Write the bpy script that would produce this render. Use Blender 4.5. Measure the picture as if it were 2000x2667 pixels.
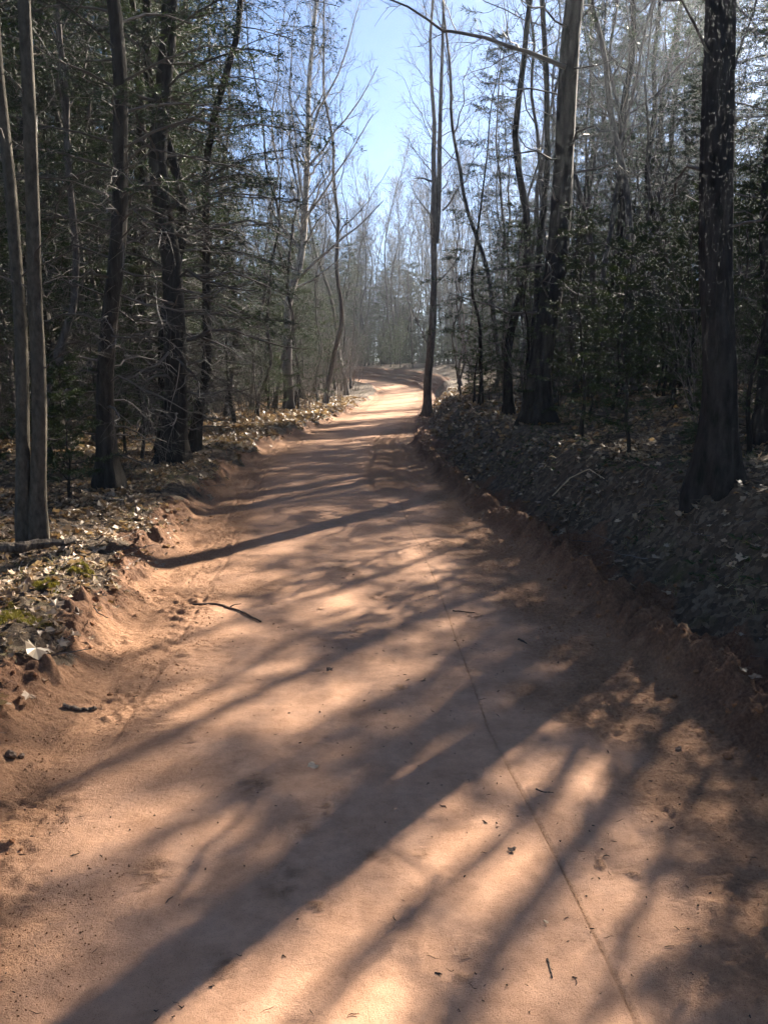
import bpy, math
import numpy as np
from mathutils import Vector, Matrix

for o in list(bpy.data.objects):
    bpy.data.objects.remove(o, do_unlink=True)
scene = bpy.context.scene
COL = scene.collection
PI = math.pi

# ------------------------------------------------------------------ camera
PITCH = math.radians(10.35)
CAM_H = 1.6
FPX = 2073.0                                   # focal length in photo pixels (2000 x 2667)
cam = bpy.data.cameras.new('camera')
cam.sensor_fit = 'VERTICAL'
cam.sensor_height = 36.0
cam.lens = 36.0 * FPX / 2667.0
cam.clip_start = 0.05
cam.clip_end = 3000
cam_o = bpy.data.objects.new('camera', cam)
COL.objects.link(cam_o)
cam_o.location = (0, 0, CAM_H)
cam_o.rotation_euler = (PI / 2 - PITCH, 0, 0)
scene.camera = cam_o

# ------------------------------------------------------------------ light
SUN_AZ, SUN_EL = math.radians(35.0), math.radians(31.0)
world = bpy.data.worlds.new('World')
scene.world = world
world.use_nodes = True
wn = world.node_tree
wn.nodes.clear()
sky = wn.nodes.new('ShaderNodeTexSky')
sky.sky_type = 'NISHITA'
sky.sun_disc = False
sky.sun_elevation = SUN_EL
sky.sun_rotation = SUN_AZ
sky.air_density = 0.65
sky.dust_density = 0.1
sky.ozone_density = 3.0
bg = wn.nodes.new('ShaderNodeBackground')
bg.inputs['Strength'].default_value = 0.05
out = wn.nodes.new('ShaderNodeOutputWorld')
wn.links.new(sky.outputs[0], bg.inputs[0])
wn.links.new(bg.outputs[0], out.inputs[0])
sl = bpy.data.lights.new('sun', 'SUN')
sl.energy = 5.0
sl.angle = math.radians(0.53)
sl.color = (1.0, 0.90, 0.76)
so = bpy.data.objects.new('sun', sl)
COL.objects.link(so)
S = Vector((math.sin(SUN_AZ) * math.cos(SUN_EL), math.cos(SUN_AZ) * math.cos(SUN_EL), math.sin(SUN_EL)))
so.rotation_euler = S.to_track_quat('Z', 'Y').to_euler()
so.location = (20, 30, 40)
vs = scene.view_settings
vs.view_transform = 'Standard'
vs.look = 'None'
vs.gamma = 1.0
vs.use_curve_mapping = False
vs.exposure = 2.22
scene.cycles.use_adaptive_sampling = True
scene.cycles.adaptive_threshold = 0.045
scene.cycles.adaptive_min_samples = 24
scene.cycles.volume_bounces = 0
scene.cycles.max_bounces = 4
scene.cycles.diffuse_bounces = 1
scene.cycles.glossy_bounces = 1
scene.cycles.transmission_bounces = 2
scene.cycles.debug_use_spatial_splits = True

HAZE = 0.0012                                   # density of the thin air, per metre
# ------------------------------------------------------------------ noise and terrain functions
def _hash(ix, iy, seed):
    h = (ix.astype(np.int64) * 374761393 + iy.astype(np.int64) * 668265263 + seed * 1442695041) & 0x7fffffff
    h = ((h ^ (h >> 13)) * 1274126177) & 0x7fffffff
    h = h ^ (h >> 16)
    return (h & 0xffff) / 65535.0

def vnoise(x, y, seed=0):
    x = np.asarray(x, float); y = np.asarray(y, float)
    ix = np.floor(x); iy = np.floor(y)
    fx = x - ix; fy = y - iy
    fx = fx * fx * (3 - 2 * fx); fy = fy * fy * (3 - 2 * fy)
    a = _hash(ix, iy, seed); b = _hash(ix + 1, iy, seed)
    c = _hash(ix, iy + 1, seed); d = _hash(ix + 1, iy + 1, seed)
    return (a * (1 - fx) + b * fx) * (1 - fy) + (c * (1 - fx) + d * fx) * fy

def fbm(x, y, f, octv=3, seed=0):
    r = 0; amp = .5; tot = 0
    for i in range(octv):
        # rotate each octave to hide the lattice
        ca, sa = math.cos(1.1 * i + .4), math.sin(1.1 * i + .4)
        r = r + amp * vnoise((x * ca - y * sa) * f, (x * sa + y * ca) * f, seed + i * 17)
        tot += amp
        amp *= .5; f *= 2.03
    return r / tot

def sstep(x, a, b):
    t = np.clip((np.asarray(x, float) - a) / (b - a), 0, 1)
    return t * t * (3 - 2 * t)

_ys = np.arange(-30, 420, .1)
def _table(pts, sig):
    p = np.array(pts, float)
    v = np.interp(_ys, p[:, 0], p[:, 1])
    k = int(sig * 40)
    g = np.exp(-.5 * (np.arange(-k, k + 1) * .1 / sig) ** 2); g /= g.sum()
    return np.convolve(np.pad(v, k, mode='edge'), g, mode='valid')
_cx = _table([(-30, .4), (0, 0), (3, -.05), (6, -.2), (10, -.66), (14, -.93), (19, -.87), (26, -.6), (33, -.2), (40, .3),
              (48, .95), (53, 1.2), (57, .9), (60, -.5), (63, -3), (67, -9), (75, -22), (420, -22)], 1.3)
_pz = _table([(-30, .2), (0, 0), (10, -.07), (14, -.08), (20, -.2), (26, -.32), (36, -.42), (44, -.35), (50, -.15),
              (54, -.02), (58, .2), (63, .6), (70, .95), (80, 1.15), (120, 1.6), (420, 4)], 1.3)
_sl = np.gradient(_cx, .1)
def cx(y): return np.interp(y, _ys, _cx)
def pz(y): return np.interp(y, _ys, _pz)
def wy(y): return np.minimum(np.sqrt(1 + np.interp(y, _ys, _sl) ** 2), 3.0)

def edge_l(y): return 1.5 + .50 * (fbm(y * 0 + 3.3, y, 1.1, 3, 5) - .5) - .25 * sstep(y, 4.5, 2.0)
def edge_r(y): return 1.5 + .22 * (fbm(y * 0 + 8.1, y, .8, 2, 9) - .5)

TRACK = [(-3, .95), (1.0, .66), (1.7, .67), (2.4, .63), (3.4, .56), (4.6, .58), (6.3, .64), (8.5, .74), (11, .9), (14, 1.15)]
TRACK2 = [(-3, 1.5), (1.0, 1.26), (2.0, 1.17), (3.0, 1.06), (4.2, 1.0), (5.5, 1.05)]
_tk = np.array(TRACK); _tk2 = np.array(TRACK2)
def groove(d, w, depth):
    return -depth * np.exp(-(d / w) ** 2) + depth * .18 * (np.exp(-((np.abs(d) - 1.9 * w) / (.7 * w)) ** 2))

_gs = np.random.default_rng(8)
SCUFF = [(-1.1 + 2.1 * _gs.random(), 1.6 * (11 / 1.6) ** _gs.random(), .03 + .06 * _gs.random() ** 2) for _ in range(46)]
def terrain(u, y, fine=True):
    """height, litter mask, loose-soil mask"""
    u = np.asarray(u, float); y = np.asarray(y, float)
    fade = sstep(y, 74, 66)
    z = pz(y)
    al = -u - edge_l(y)
    ar = u - edge_r(y)
    X = cx(y) + u
    n1 = fbm(X, y, .55, 3, 21) - .5
    n2 = fbm(X, y, 2.3, 3, 22) - .5
    near = sstep(y, 1.2, 3.6)
    left = (.23 * sstep(al, -.12, .42) * (.55 + .45 * near) + .14 * sstep(al, .5, 4) + .05 * np.exp(-((al - .5) / .22) ** 2) * (1 + 2.0 * n2))
    left = left * (1 + .35 * n1)
    wr = .12 * np.exp(-((ar - .26) / .14) ** 2) * (1 + 1.3 * n2) * (1 - .55 * sstep(y, 15, 24))
    bank = .74 * sstep(ar, .52, 1.5) + .45 * sstep(ar, 1.6, 6.5)
    bank = bank * (1 + .25 * n1) * (.75 + .25 * sstep(y, 2, 6))
    right = np.where(ar > 0, 1, 0) * bank + wr * (ar > -.3) - .05 * np.exp(-((ar - .62) / .15) ** 2)
    cross = np.where(u < 0, left, right)
    # low outer berm round the far bend
    cross = cross + .35 * np.exp(-((u - 2.1) / .5) ** 2) * sstep(y, 54, 58) * fade
    off = np.maximum(np.maximum(al, ar), 0)
    z = z + cross * fade
    z = z + (n1 * .35) * sstep(off, .8, 6) + n2 * .10 * sstep(off, .3, 1.5)
    z = z + (fbm(X, y, .07, 3, 31) - .5) * 1.6 * sstep(off, 4, 22)
    # soft undulation of the road
    onroad = sstep(off, .35, 0)
    z = z + onroad * (.02 * (fbm(X, y, 1.1, 2, 41) - .5))
    litl = sstep(al + .5 * n2 + .3 * n1, .10, .28)
    litr = sstep(ar + .6 * n2 + .25 * n1, .48, .85)
    litr = litr * (1 - sstep(y, 50, 55) * sstep(ar, 2.2, 1.6))
    litter = np.maximum(np.where(u < 0, litl, litr), 1 - fade)
    nn = fbm(X, y, 1.6, 3, 51)
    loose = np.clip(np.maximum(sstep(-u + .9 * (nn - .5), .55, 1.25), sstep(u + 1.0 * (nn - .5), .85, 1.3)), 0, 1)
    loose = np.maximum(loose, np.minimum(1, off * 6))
    if fine:
        # scuffed crumbs, only where the soil is loose
        c1 = np.maximum(fbm(X * .75, y * 1.15, 19, 3, 61) - .5, 0)
        c2 = np.maximum(fbm(X, y, 33, 2, 62) - .46, 0)
        patch = sstep(fbm(X, y, 3.1, 2, 63), .36, .60)
        amp = loose * (.25 + .75 * patch)
        z = z + amp * (.055 * c1 + .05 * c2)
        berm = sstep(off, .02, .2) * (1 - litter * .6)
        z = z + berm * (.20 * np.maximum(fbm(X, y, 8.5, 3, 64) - .45, 0) + .15 * np.maximum(fbm(X, y, 17, 2, 65) - .45, 0) + .06 * np.maximum(fbm(X, y, 38, 2, 75) - .45, 0))
        # crust patches on the hard centre: very low steps
        z = z + (1 - loose) * onroad * (.0035 * sstep(fbm(X, y, 4.2, 3, 66), .62, .66) + .002 * (fbm(X, y, 25, 2, 67) - .5))
        # bicycle tracks
        d = u - np.interp(y, _tk[:, 0], _tk[:, 1]) - .012 * (vnoise(y * 1.3, y * 0, 3) - .5)
        tm = sstep(y, 13, 9)
        knob = .75 + .25 * np.sin(y * 2 * PI / .035)
        z = z + tm * groove(d, .0065, .0055) * knob
        loose = np.maximum(loose, tm * (.35 + .6 * vnoise(y * 9, y * 0, 77)) * np.exp(-(d / .0055) ** 2))
        d2 = u - np.interp(y, _tk2[:, 0], _tk2[:, 1])
        z = z + sstep(y, 5.5, 4.5) * groove(d2, .014, .008) * sstep(vnoise(y * 3, y * 0, 4), .2, .5)
        # car tyre band near the left edge (pressed, cleated)
        dl = u + 1.17 + .05 * np.sin(y * .5)
        band = np.exp(-(np.abs(dl) / .095) ** 6)
        z = z - band * .012 * onroad
        z = z + band * onroad * .010 * sstep(np.sin((y + np.abs(dl) * .8) * 2 * PI / .14), -.2, .7) * sstep(fbm(X, y, 2.1, 2, 68), .35, .55)
        for sgn in (-1, 1):
            z = z - onroad * .011 * np.exp(-((dl - sgn * .10) / .016) ** 2) * sstep(vnoise(y * 2.3, y * 0 + sgn, 14), .25, .5)
        # ruts with thrown-up soil further on, right of the centre
        rm = sstep(y, 9.8, 11.5) * sstep(y, 27, 20)
        w1 = .06 * np.sin(y * .9)
        for uu, ww, dp in ((.62, .05, .018), (1.0, .09, .026), (1.25, .05, .015)):
            z = z + rm * groove(u - uu - w1 - .03 * (y - 14) * .2, ww, dp) * (.6 + .8 * fbm(X, y, 3, 2, 69))
        loose = np.maximum(loose, rm * np.exp(-((u - .95 - w1) / .4) ** 4))
        # scuffed patches trodden into the hard road
        for su, sy, sr in SCUFF:
            k = np.exp(-(((u - su) / sr) ** 2 + ((y - sy) / (sr * 1.3)) ** 2) ** 1.5)
            if k.max() < .01: continue
            fn = fbm(X, y, 26, 3, 81)
            z = z + onroad * k * (.016 * np.maximum(fn - .5, 0) * 3 - .006)
            loose = np.maximum(loose, .8 * k * sstep(fn, .4, .6))
    return z, litter, loose

def H(x, y):
    y = np.asarray(y, float); x = np.asarray(x, float)
    u = (x - cx(y)) / wy(y)
    return terrain(u, y, False)[0]

def at(px, py, dmax=120.):
    """ground point under a photo pixel"""
    dx = (px - 1000) / FPX; dv = (1333.5 - py) / FPX
    d = np.array([dx, math.cos(PITCH) + dv * math.sin(PITCH), -math.sin(PITCH) + dv * math.cos(PITCH)])
    t = np.concatenate([np.arange(.8, 12, .01), np.arange(12, dmax, .05)])
    P = np.array([0, 0, CAM_H])[None] + t[:, None] * d[None]
    h = H(P[:, 0], P[:, 1])
    k = np.argmax(P[:, 2] < h)
    if P[k, 2] >= h[k]:
        k = len(t) - 1
    return P[k, 0], P[k, 1], float(h[k])

# ------------------------------------------------------------------ object helpers
def mesh_np(name, V, F, smooth=False, attrs=None):
    """F: (n,4) or (n,3) int array"""
    me = bpy.data.meshes.new(name)
    V = np.asarray(V, np.float32); F = np.asarray(F, np.int32)
    k = F.shape[1]
    me.vertices.add(len(V)); me.vertices.foreach_set('co', V.ravel())
    me.loops.add(F.size); me.loops.foreach_set('vertex_index', F.ravel())
    me.polygons.add(len(F))
    me.polygons.foreach_set('loop_start', np.arange(0, F.size, k, dtype=np.int32))
    me.polygons.foreach_set('loop_total', np.full(len(F), k, np.int32))
    me.polygons.foreach_set('use_smooth', np.full(len(F), bool(smooth)))
    me.update(calc_edges=True)
    if attrs:
        for an, av in attrs.items():
            a = me.attributes.new(an, 'FLOAT', 'POINT')
            a.data.foreach_set('value', np.asarray(av, np.float32).ravel())
    return me

def join(parts):
    V = []; F = []; n = 0
    for v, f in parts:
        if len(v) == 0: continue
        V.append(v); F.append(f + n); n += len(v)
    return np.concatenate(V), np.concatenate(F)

def link(name, me, mat=None, parent=None):
    o = bpy.data.objects.new(name, me)
    COL.objects.link(o)
    if mat and me and not me.materials: me.materials.append(mat)
    if parent: o.parent = parent
    return o

def tag(o, label=None, cat=None, group=None, kind=None):
    if label: o['label'] = label
    if cat: o['category'] = cat
    if group: o['group'] = group
    if kind: o['kind'] = kind
    return o

# ------------------------------------------------------------------ materials
def mat(name):
    m = bpy.data.materials.new(name)
    m.use_nodes = True
    nt = m.node_tree
    b = nt.nodes['Principled BSDF']
    return m, nt, b
def nd(nt, t, **kw):
    n = nt.nodes.new('ShaderNode' + t)
    for k, v in kw.items():
        if k in n.inputs: n.inputs[k].default_value = v
        else: setattr(n, k, v)
    return n
def ramp(nt, stops, interp='LINEAR'):
    r = nt.nodes.new('ShaderNodeValToRGB')
    cr = r.color_ramp
    cr.interpolation = interp
    while len(cr.elements) < len(stops): cr.elements.new(.5)
    for e, (p, c) in zip(cr.elements, stops):
        e.position = p; e.color = (*c, 1) if len(c) == 3 else c
    return r
def mixc(nt, fac, a, b, blend='MIX'):
    m = nt.nodes.new('ShaderNodeMix'); m.data_type = 'RGBA'; m.blend_type = blend
    L = nt.links.new
    if isinstance(fac, (int, float)): m.inputs[0].default_value = fac
    else: L(fac, m.inputs[0])
    for s, v in ((6, a), (7, b)):
        if isinstance(v, tuple): m.inputs[s].default_value = (*v, 1)
        else: L(v, m.inputs[s])
    return m.outputs[2]
def math_n(nt, op, a, b=None):
    m = nt.nodes.new('ShaderNodeMath'); m.operation = op
    for i, v in enumerate((a, b)):
        if v is None: continue
        if isinstance(v, (int, float)): m.inputs[i].default_value = v
        else: nt.links.new(v, m.inputs[i])
    return m.outputs[0]

def noise(nt, vec, scale, detail=4, rough=.55):
    n = nt.nodes.new('ShaderNodeTexNoise')
    n.inputs['Scale'].default_value = scale; n.inputs['Detail'].default_value = detail; n.inputs['Roughness'].default_value = rough
    nt.links.new(vec, n.inputs['Vector'])
    return n.outputs['Fac']

def ground_material():
    m, nt, b = mat('red_dirt_and_leaf_mould')
    L = nt.links.new
    geo = nd(nt, 'NewGeometry')
    pos = geo.outputs['Position']
    al = nd(nt, 'Attribute', attribute_name='litter'); ao = nd(nt, 'Attribute', attribute_name='loose')
    lit, loo = al.outputs['Fac'], ao.outputs['Fac']
    big = noise(nt, pos, .9, 5); mid = noise(nt, pos, 5.5, 6, .62); fin = noise(nt, pos, 55, 6, .7); gr = noise(nt, pos, 260, 3, .6)
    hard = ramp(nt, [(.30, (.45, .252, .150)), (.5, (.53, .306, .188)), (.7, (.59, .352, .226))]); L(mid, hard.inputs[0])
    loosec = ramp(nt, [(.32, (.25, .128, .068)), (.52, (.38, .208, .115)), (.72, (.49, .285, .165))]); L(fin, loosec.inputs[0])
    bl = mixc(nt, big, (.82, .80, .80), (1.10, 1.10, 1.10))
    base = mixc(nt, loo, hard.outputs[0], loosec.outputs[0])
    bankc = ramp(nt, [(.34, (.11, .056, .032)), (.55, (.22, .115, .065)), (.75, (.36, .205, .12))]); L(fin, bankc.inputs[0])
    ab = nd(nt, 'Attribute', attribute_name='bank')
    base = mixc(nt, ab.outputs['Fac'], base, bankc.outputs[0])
    mot = ramp(nt, [(.35, (.84, .82, .80)), (.6, (1.06, 1.05, 1.04))]); L(noise(nt, pos, 21, 5, .65), mot.inputs[0])
    base = mixc(nt, .8, base, mot.outputs[0], 'MULTIPLY')
    base = mixc(nt, .8, base, bl, 'MULTIPLY')
    spk = ramp(nt, [(.33, (.60, .55, .52)), (.45, (1, 1, 1))]); L(gr, spk.inputs[0])
    base = mixc(nt, .8, base, spk.outputs[0], 'MULTIPLY')
    # forest floor: matted old leaves, humus, moss
    vor = nt.nodes.new('ShaderNodeTexVoronoi'); vor.inputs['Scale'].default_value = 21; dn = nt.nodes.new('ShaderNodeTexNoise'); dn.inputs['Scale'].default_value = 14; dn.inputs['Detail'].default_value = 4; L(pos, dn.inputs['Vector'])
    dv = nt.nodes.new('ShaderNodeVectorMath'); dv.operation = 'MULTIPLY_ADD'; L(dn.outputs['Color'], dv.inputs[0]); dv.inputs[1].default_value = (.09, .09, .09); L(pos, dv.inputs[2]); L(dv.outputs[0], vor.inputs['Vector'])
    vs_ = nt.nodes.new('ShaderNodeSeparateColor'); L(vor.outputs['Color'], vs_.inputs[0])
    leaf = ramp(nt, [(0, (.045, .030, .020)), (.4, (.10, .066, .040)), (.7, (.19, .130, .080)), (1, (.30, .225, .15))]); L(vs_.outputs[0], leaf.inputs[0])
    leafc = mixc(nt, fin, leaf.outputs[0], (.07, .05, .034))
    mo = ramp(nt, [(.60, (0, 0, 0)), (.72, (1, 1, 1))]); L(noise(nt, pos, 1.3, 5, .6), mo.inputs[0])
    mossf = math_n(nt, 'MULTIPLY', mo.outputs[0], .55)
    leafc = mixc(nt, mossf, leafc, (.085, .10, .022))
    lf = math_n(nt, 'ADD', lit, math_n(nt, 'MULTIPLY', math_n(nt, 'SUBTRACT', mid, .5), .7))
    lr = ramp(nt, [(.35, (0, 0, 0)), (.65, (1, 1, 1))]); L(lf, lr.inputs[0])
    col = mixc(nt, lr.outputs[0], base, leafc)
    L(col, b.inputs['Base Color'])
    b.inputs['Roughness'].default_value = .88
    b.inputs['Specular IOR Level'].default_value = .25
    hsum = math_n(nt, 'ADD', math_n(nt, 'MULTIPLY', fin, .55), math_n(nt, 'MULTIPLY', gr, .25))
    hsum = math_n(nt, 'MULTIPLY', hsum, math_n(nt, 'ADD', math_n(nt, 'MULTIPLY', loo, .85), .26))
    hsum = math_n(nt, 'ADD', hsum, math_n(nt, 'MULTIPLY', math_n(nt, 'MULTIPLY', vor.outputs['Distance'], lit), .6))
    bp = nd(nt, 'Bump', Strength=.9, Distance=.028); L(hsum, bp.inputs['Height']); L(bp.outputs[0], b.inputs['Normal'])
    return m

def bark_material(name, dark, light, zs=.16, scale=16, bump=.9, rough=.82, bands=None):
    m, nt, b = mat(name)
    L = nt.links.new
    tc = nd(nt, 'TexCoord'); mp = nd(nt, 'Mapping'); mp.inputs['Scale'].default_value = (1, 1, zs)
    L(tc.outputs['Object'], mp.inputs[0])
    n1 = noise(nt, mp.outputs[0], scale, 6, .65); n2 = noise(nt, tc.outputs['Object'], 2.2, 5, .6); n3 = noise(nt, mp.outputs[0], scale * 4, 4, .6)
    r = ramp(nt, [(.34, dark), (.62, light)]); L(n1, r.inputs[0])
    col = mixc(nt, math_n(nt, 'MULTIPLY', n2, .6), r.outputs[0], tuple(c * .55 for c in dark))
    li = ramp(nt, [(.62, (0, 0, 0)), (.70, (1, 1, 1))]); L(noise(nt, tc.outputs['Object'], 7, 5, .7), li.inputs[0])
    col = mixc(nt, math_n(nt, 'MULTIPLY', li.outputs[0], .15), col, tuple(min(1, c * 1.5 + .03) for c in light))
    if bands:
        mp2 = nd(nt, 'Mapping'); mp2.inputs['Scale'].default_value = (.7, .7, 5.0); L(tc.outputs['Object'], mp2.inputs[0])
        br = ramp(nt, [(.55, (0, 0, 0)), (.64, (1, 1, 1))]); L(noise(nt, mp2.outputs[0], 2.4, 5, .7), br.inputs[0])
        col = mixc(nt, math_n(nt, 'MULTIPLY', br.outputs[0], .85), col, bands)
        sp = nd(nt, 'SeparateXYZ'); L(tc.outputs['Object'], sp.inputs[0])
        zr = nd(nt, 'MapRange'); zr.inputs['From Min'].default_value = 0; zr.inputs['From Max'].default_value = 4.6
        zr.inputs['To Min'].default_value = .9; zr.inputs['To Max'].default_value = 0; L(sp.outputs[2], zr.inputs[0])
        col = mixc(nt, zr.outputs[0], col, bands)
    oi = nd(nt, 'ObjectInfo')
    v = math_n(nt, 'ADD', math_n(nt, 'MULTIPLY', oi.outputs['Random'], .5), .75)
    hv = nd(nt, 'HueSaturation'); L(v, hv.inputs['Value']); L(col, hv.inputs['Color'])
    L(hv.outputs[0], b.inputs['Base Color'])
    b.inputs['Roughness'].default_value = rough
    b.inputs['Specular IOR Level'].default_value = .12
    hh = math_n(nt, 'ADD', n1, math_n(nt, 'MULTIPLY', n3, .4))
    bp = nd(nt, 'Bump', Strength=bump, Distance=.02); L(hh, bp.inputs['Height']); L(bp.outputs[0], b.inputs['Normal'])
    return m

def leafy_material(name, cols, rough=.5, trans=.3, tcol=None, spec=.4, vary=.5):
    m, nt, b = mat(name)
    L = nt.links.new
    geo = nd(nt, 'NewGeometry')
    r = ramp(nt, [(i / max(1, len(cols) - 1), c) for i, c in enumerate(cols)]); L(geo.outputs['Random Per Island'], r.inputs[0])
    oi = nd(nt, 'ObjectInfo')
    v = math_n(nt, 'ADD', math_n(nt, 'MULTIPLY', oi.outputs['Random'], vary), 1 - vary / 2)
    hv = nd(nt, 'HueSaturation'); L(v, hv.inputs['Value']); L(r.outputs[0], hv.inputs['Color'])
    L(hv.outputs[0], b.inputs['Base Color'])
    b.inputs['Roughness'].default_value = rough
    b.inputs['Specular IOR Level'].default_value = spec
    if trans > 0:
        tr = nd(nt, 'BsdfTranslucent')
        tcm = mixc(nt, 1.0, hv.outputs[0], tcol or (1.3, 1.2, .8), 'MULTIPLY'); L(tcm, tr.inputs[0])
        mx = nd(nt, 'MixShader'); mx.inputs[0].default_value = trans
        L(b.outputs[0], mx.inputs[1]); L(tr.outputs[0], mx.inputs[2])
        L(mx.outputs[0], nt.nodes['Material Output'].inputs['Surface'])
    return m

M = {}
M['ground'] = ground_material()
M['conifer_bark'] = bark_material('conifer_bark', (.020, .017, .014), (.070, .060, .051), .22, 22, .6)
M['pine_bark'] = bark_material('pine_bark', (.011, .010, .009), (.055, .048, .043), .28, 15, .35)
M['maple_bark'] = bark_material('maple_bark', (.055, .047, .037), (.15, .13, .10), .5, 26, .5, .8)
M['grey_bark'] = bark_material('grey_bark', (.055, .047, .042), (.165, .145, .13), .25, 20, .7)
M['aspen_bark'] = bark_material('aspen_bark', (.40, .37, .33), (.62, .58, .52), .5, 18, .35, .7, bands=(.055, .046, .040))
M['twig'] = leafy_material('twig_bark', [(.075, .06, .052), (.13, .107, .093), (.20, .17, .15)], .55, 0, spec=.3)
M['dead_twig'] = leafy_material('dead_twig_bark', [(.05, .041, .035), (.095, .078, .066), (.165, .14, .12)], .6, 0, spec=.3)
M['needle'] = leafy_material('dark_needles', [(.014, .025, .013), (.022, .037, .018), (.036, .052, .025)], .55, .26, tcol=(1.5, 1.4, .8), spec=.28)
M['fresh_needle'] = leafy_material('olive_needles', [(.022, .037, .014), (.037, .057, .020), (.056, .076, .028)], .55, .24, tcol=(1.4, 1.3, .7), spec=.28)
M['pine_needle'] = leafy_material('pine_needles', [(.022, .040, .016), (.035, .058, .022), (.055, .08, .032)], .42, .32, tcol=(1.7, 1.6, .8), spec=.45)
M['leaf'] = leafy_material('dry_fallen_leaves', [(.13, .078, .043), (.26, .17, .10), (.37, .26, .165), (.50, .38, .26), (.21, .115, .058)], .5, .22, spec=.45)
M['pale_leaf'] = leafy_material('pale_dry_leaf', [(.42, .31, .20), (.56, .44, .31)], .45, .2, spec=.5)
M['dark_leaf'] = leafy_material('dark_dry_leaf', [(.05, .03, .022), (.09, .055, .035)], .6, .1)
M['debris'] = leafy_material('bark_crumbs', [(.025, .017, .013), (.06, .038, .026), (.15, .09, .055)], .7, 0)
M['grass'] = leafy_material('dry_grass', [(.20, .15, .075), (.30, .24, .13), (.12, .14, .035), (.36, .30, .19)], .55, .3)
M['moss'] = leafy_material('yellow_moss', [(.15, .14, .025), (.24, .21, .04), (.32, .27, .06)], .8, .25)
M['wood'] = bark_material('dead_wood', (.075, .055, .042), (.26, .21, .165), .3, 24, .8)
def soil_material():
    m, nt, b = mat('soil_clod'); L = nt.links.new
    geo = nd(nt, 'NewGeometry')
    r = ramp(nt, [(.3, (.20, .088, .042)), (.7, (.36, .175, .085))]); L(noise(nt, geo.outputs['Position'], 60, 5, .7), r.inputs[0])
    L(r.outputs[0], b.inputs['Base Color']); b.inputs['Roughness'].default_value = .9; b.inputs['Specular IOR Level'].default_value = .2
    bp = nd(nt, 'Bump', Strength=.7, Distance=.01); L(noise(nt, geo.outputs['Position'], 120, 5, .7), bp.inputs['Height']); L(bp.outputs[0], b.inputs['Normal'])
    return m
M['soil'] = soil_material()

# ------------------------------------------------------------------ the setting
def rows():
    r = list(np.arange(-8, 0.9, .12)); y = r[-1]
    while y < 74:
        d = max(y, .9)
        y += min(max(.0115, d * d / 2300.), 1.0); r.append(y)
    r[-1] = 74.0
    return np.array(r)
ROWS = rows()
def strip(name, ucols, rws, label=None):
    U, Y = np.meshgrid(ucols, rws)
    z, lit, loo = terrain(U, Y)
    X = cx(Y) + U * wy(Y)
    V = np.stack([X, Y, z], -1).reshape(-1, 3)
    nr, nc = U.shape
    i = np.arange(nr * nc).reshape(nr, nc)
    F = np.stack([i[:-1, :-1], i[:-1, 1:], i[1:, 1:], i[1:, :-1]], -1).reshape(-1, 4)
    off_ = np.maximum(-U - edge_l(Y), U - edge_r(Y))
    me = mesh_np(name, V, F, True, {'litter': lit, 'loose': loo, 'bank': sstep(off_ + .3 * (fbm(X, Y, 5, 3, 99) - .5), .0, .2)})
    o = link(name, me, M['ground'])
    o['kind'] = 'structure'
    return o
def cols(*segs):
    c = [segs[0][0]]
    for a, b, s in segs:
        n = max(1, int(round((b - a) / s)))
        c += list(np.linspace(a, b, n + 1)[1:])
    return np.array(c)
road = strip('dirt_road', cols((-1.45, -1.3, .02), (-1.3, -1.03, .012), (-1.03, .5, .022), (.5, .8, .0038), (.8, 1.45, .016)), ROWS)
left_bank = strip('left_bank', cols((-6.0, -3.4, .09), (-3.4, -1.45, .023)), ROWS)
right_bank = strip('right_bank', cols((1.45, 2.6, .021), (2.6, 3.6, .03), (3.6, 6.5, .08)), ROWS)
def floor():
    parts = []
    rw = ROWS[::6]; rw = np.concatenate([rw[rw < 73.5], [74.0]])
    # the floor's inner edge must meet the banks exactly, so it uses every row there
    def grid(uc, rws):
        U, Y = np.meshgrid(uc, rws)
        z, lit, loo = terrain(U, Y, False)
        X = cx(Y) + U * wy(Y)
        nr, nc = U.shape
        i = np.arange(nr * nc).reshape(nr, nc)
        F = np.stack([i[:-1, :-1], i[:-1, 1:], i[1:, 1:], i[1:, :-1]], -1).reshape(-1, 4)
        return np.stack([X, Y, z], -1).reshape(-1, 3), F
    out_l = -np.concatenate([[280, 160, 90], np.geomspace(60, 5.9, 46)])
    out_r = np.concatenate([np.geomspace(6.4, 60, 46), [90, 160, 280]])
    parts.append(grid(out_l, rw)); parts.append(grid(out_r, rw))
    far = np.concatenate([np.arange(73.8, 130, 1.5), np.geomspace(131, 415, 18)])
    parts.append(grid(np.concatenate([out_l, np.linspace(-5.8, 6.3, 16), out_r]), far))
    back = np.linspace(-29, -7.9, 18)
    parts.append(grid(np.concatenate([out_l, np.linspace(-5.8, 6.3, 16), out_r]), back))
    V, F = join(parts)
    V[:, 2] -= .012
    n = len(V)
    me = mesh_np('forest_floor', V, F, True, {'litter': np.ones(n), 'loose': np.ones(n)})
    o = link('forest_floor', me, M['ground']); o['kind'] = 'structure'
floor()

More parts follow.
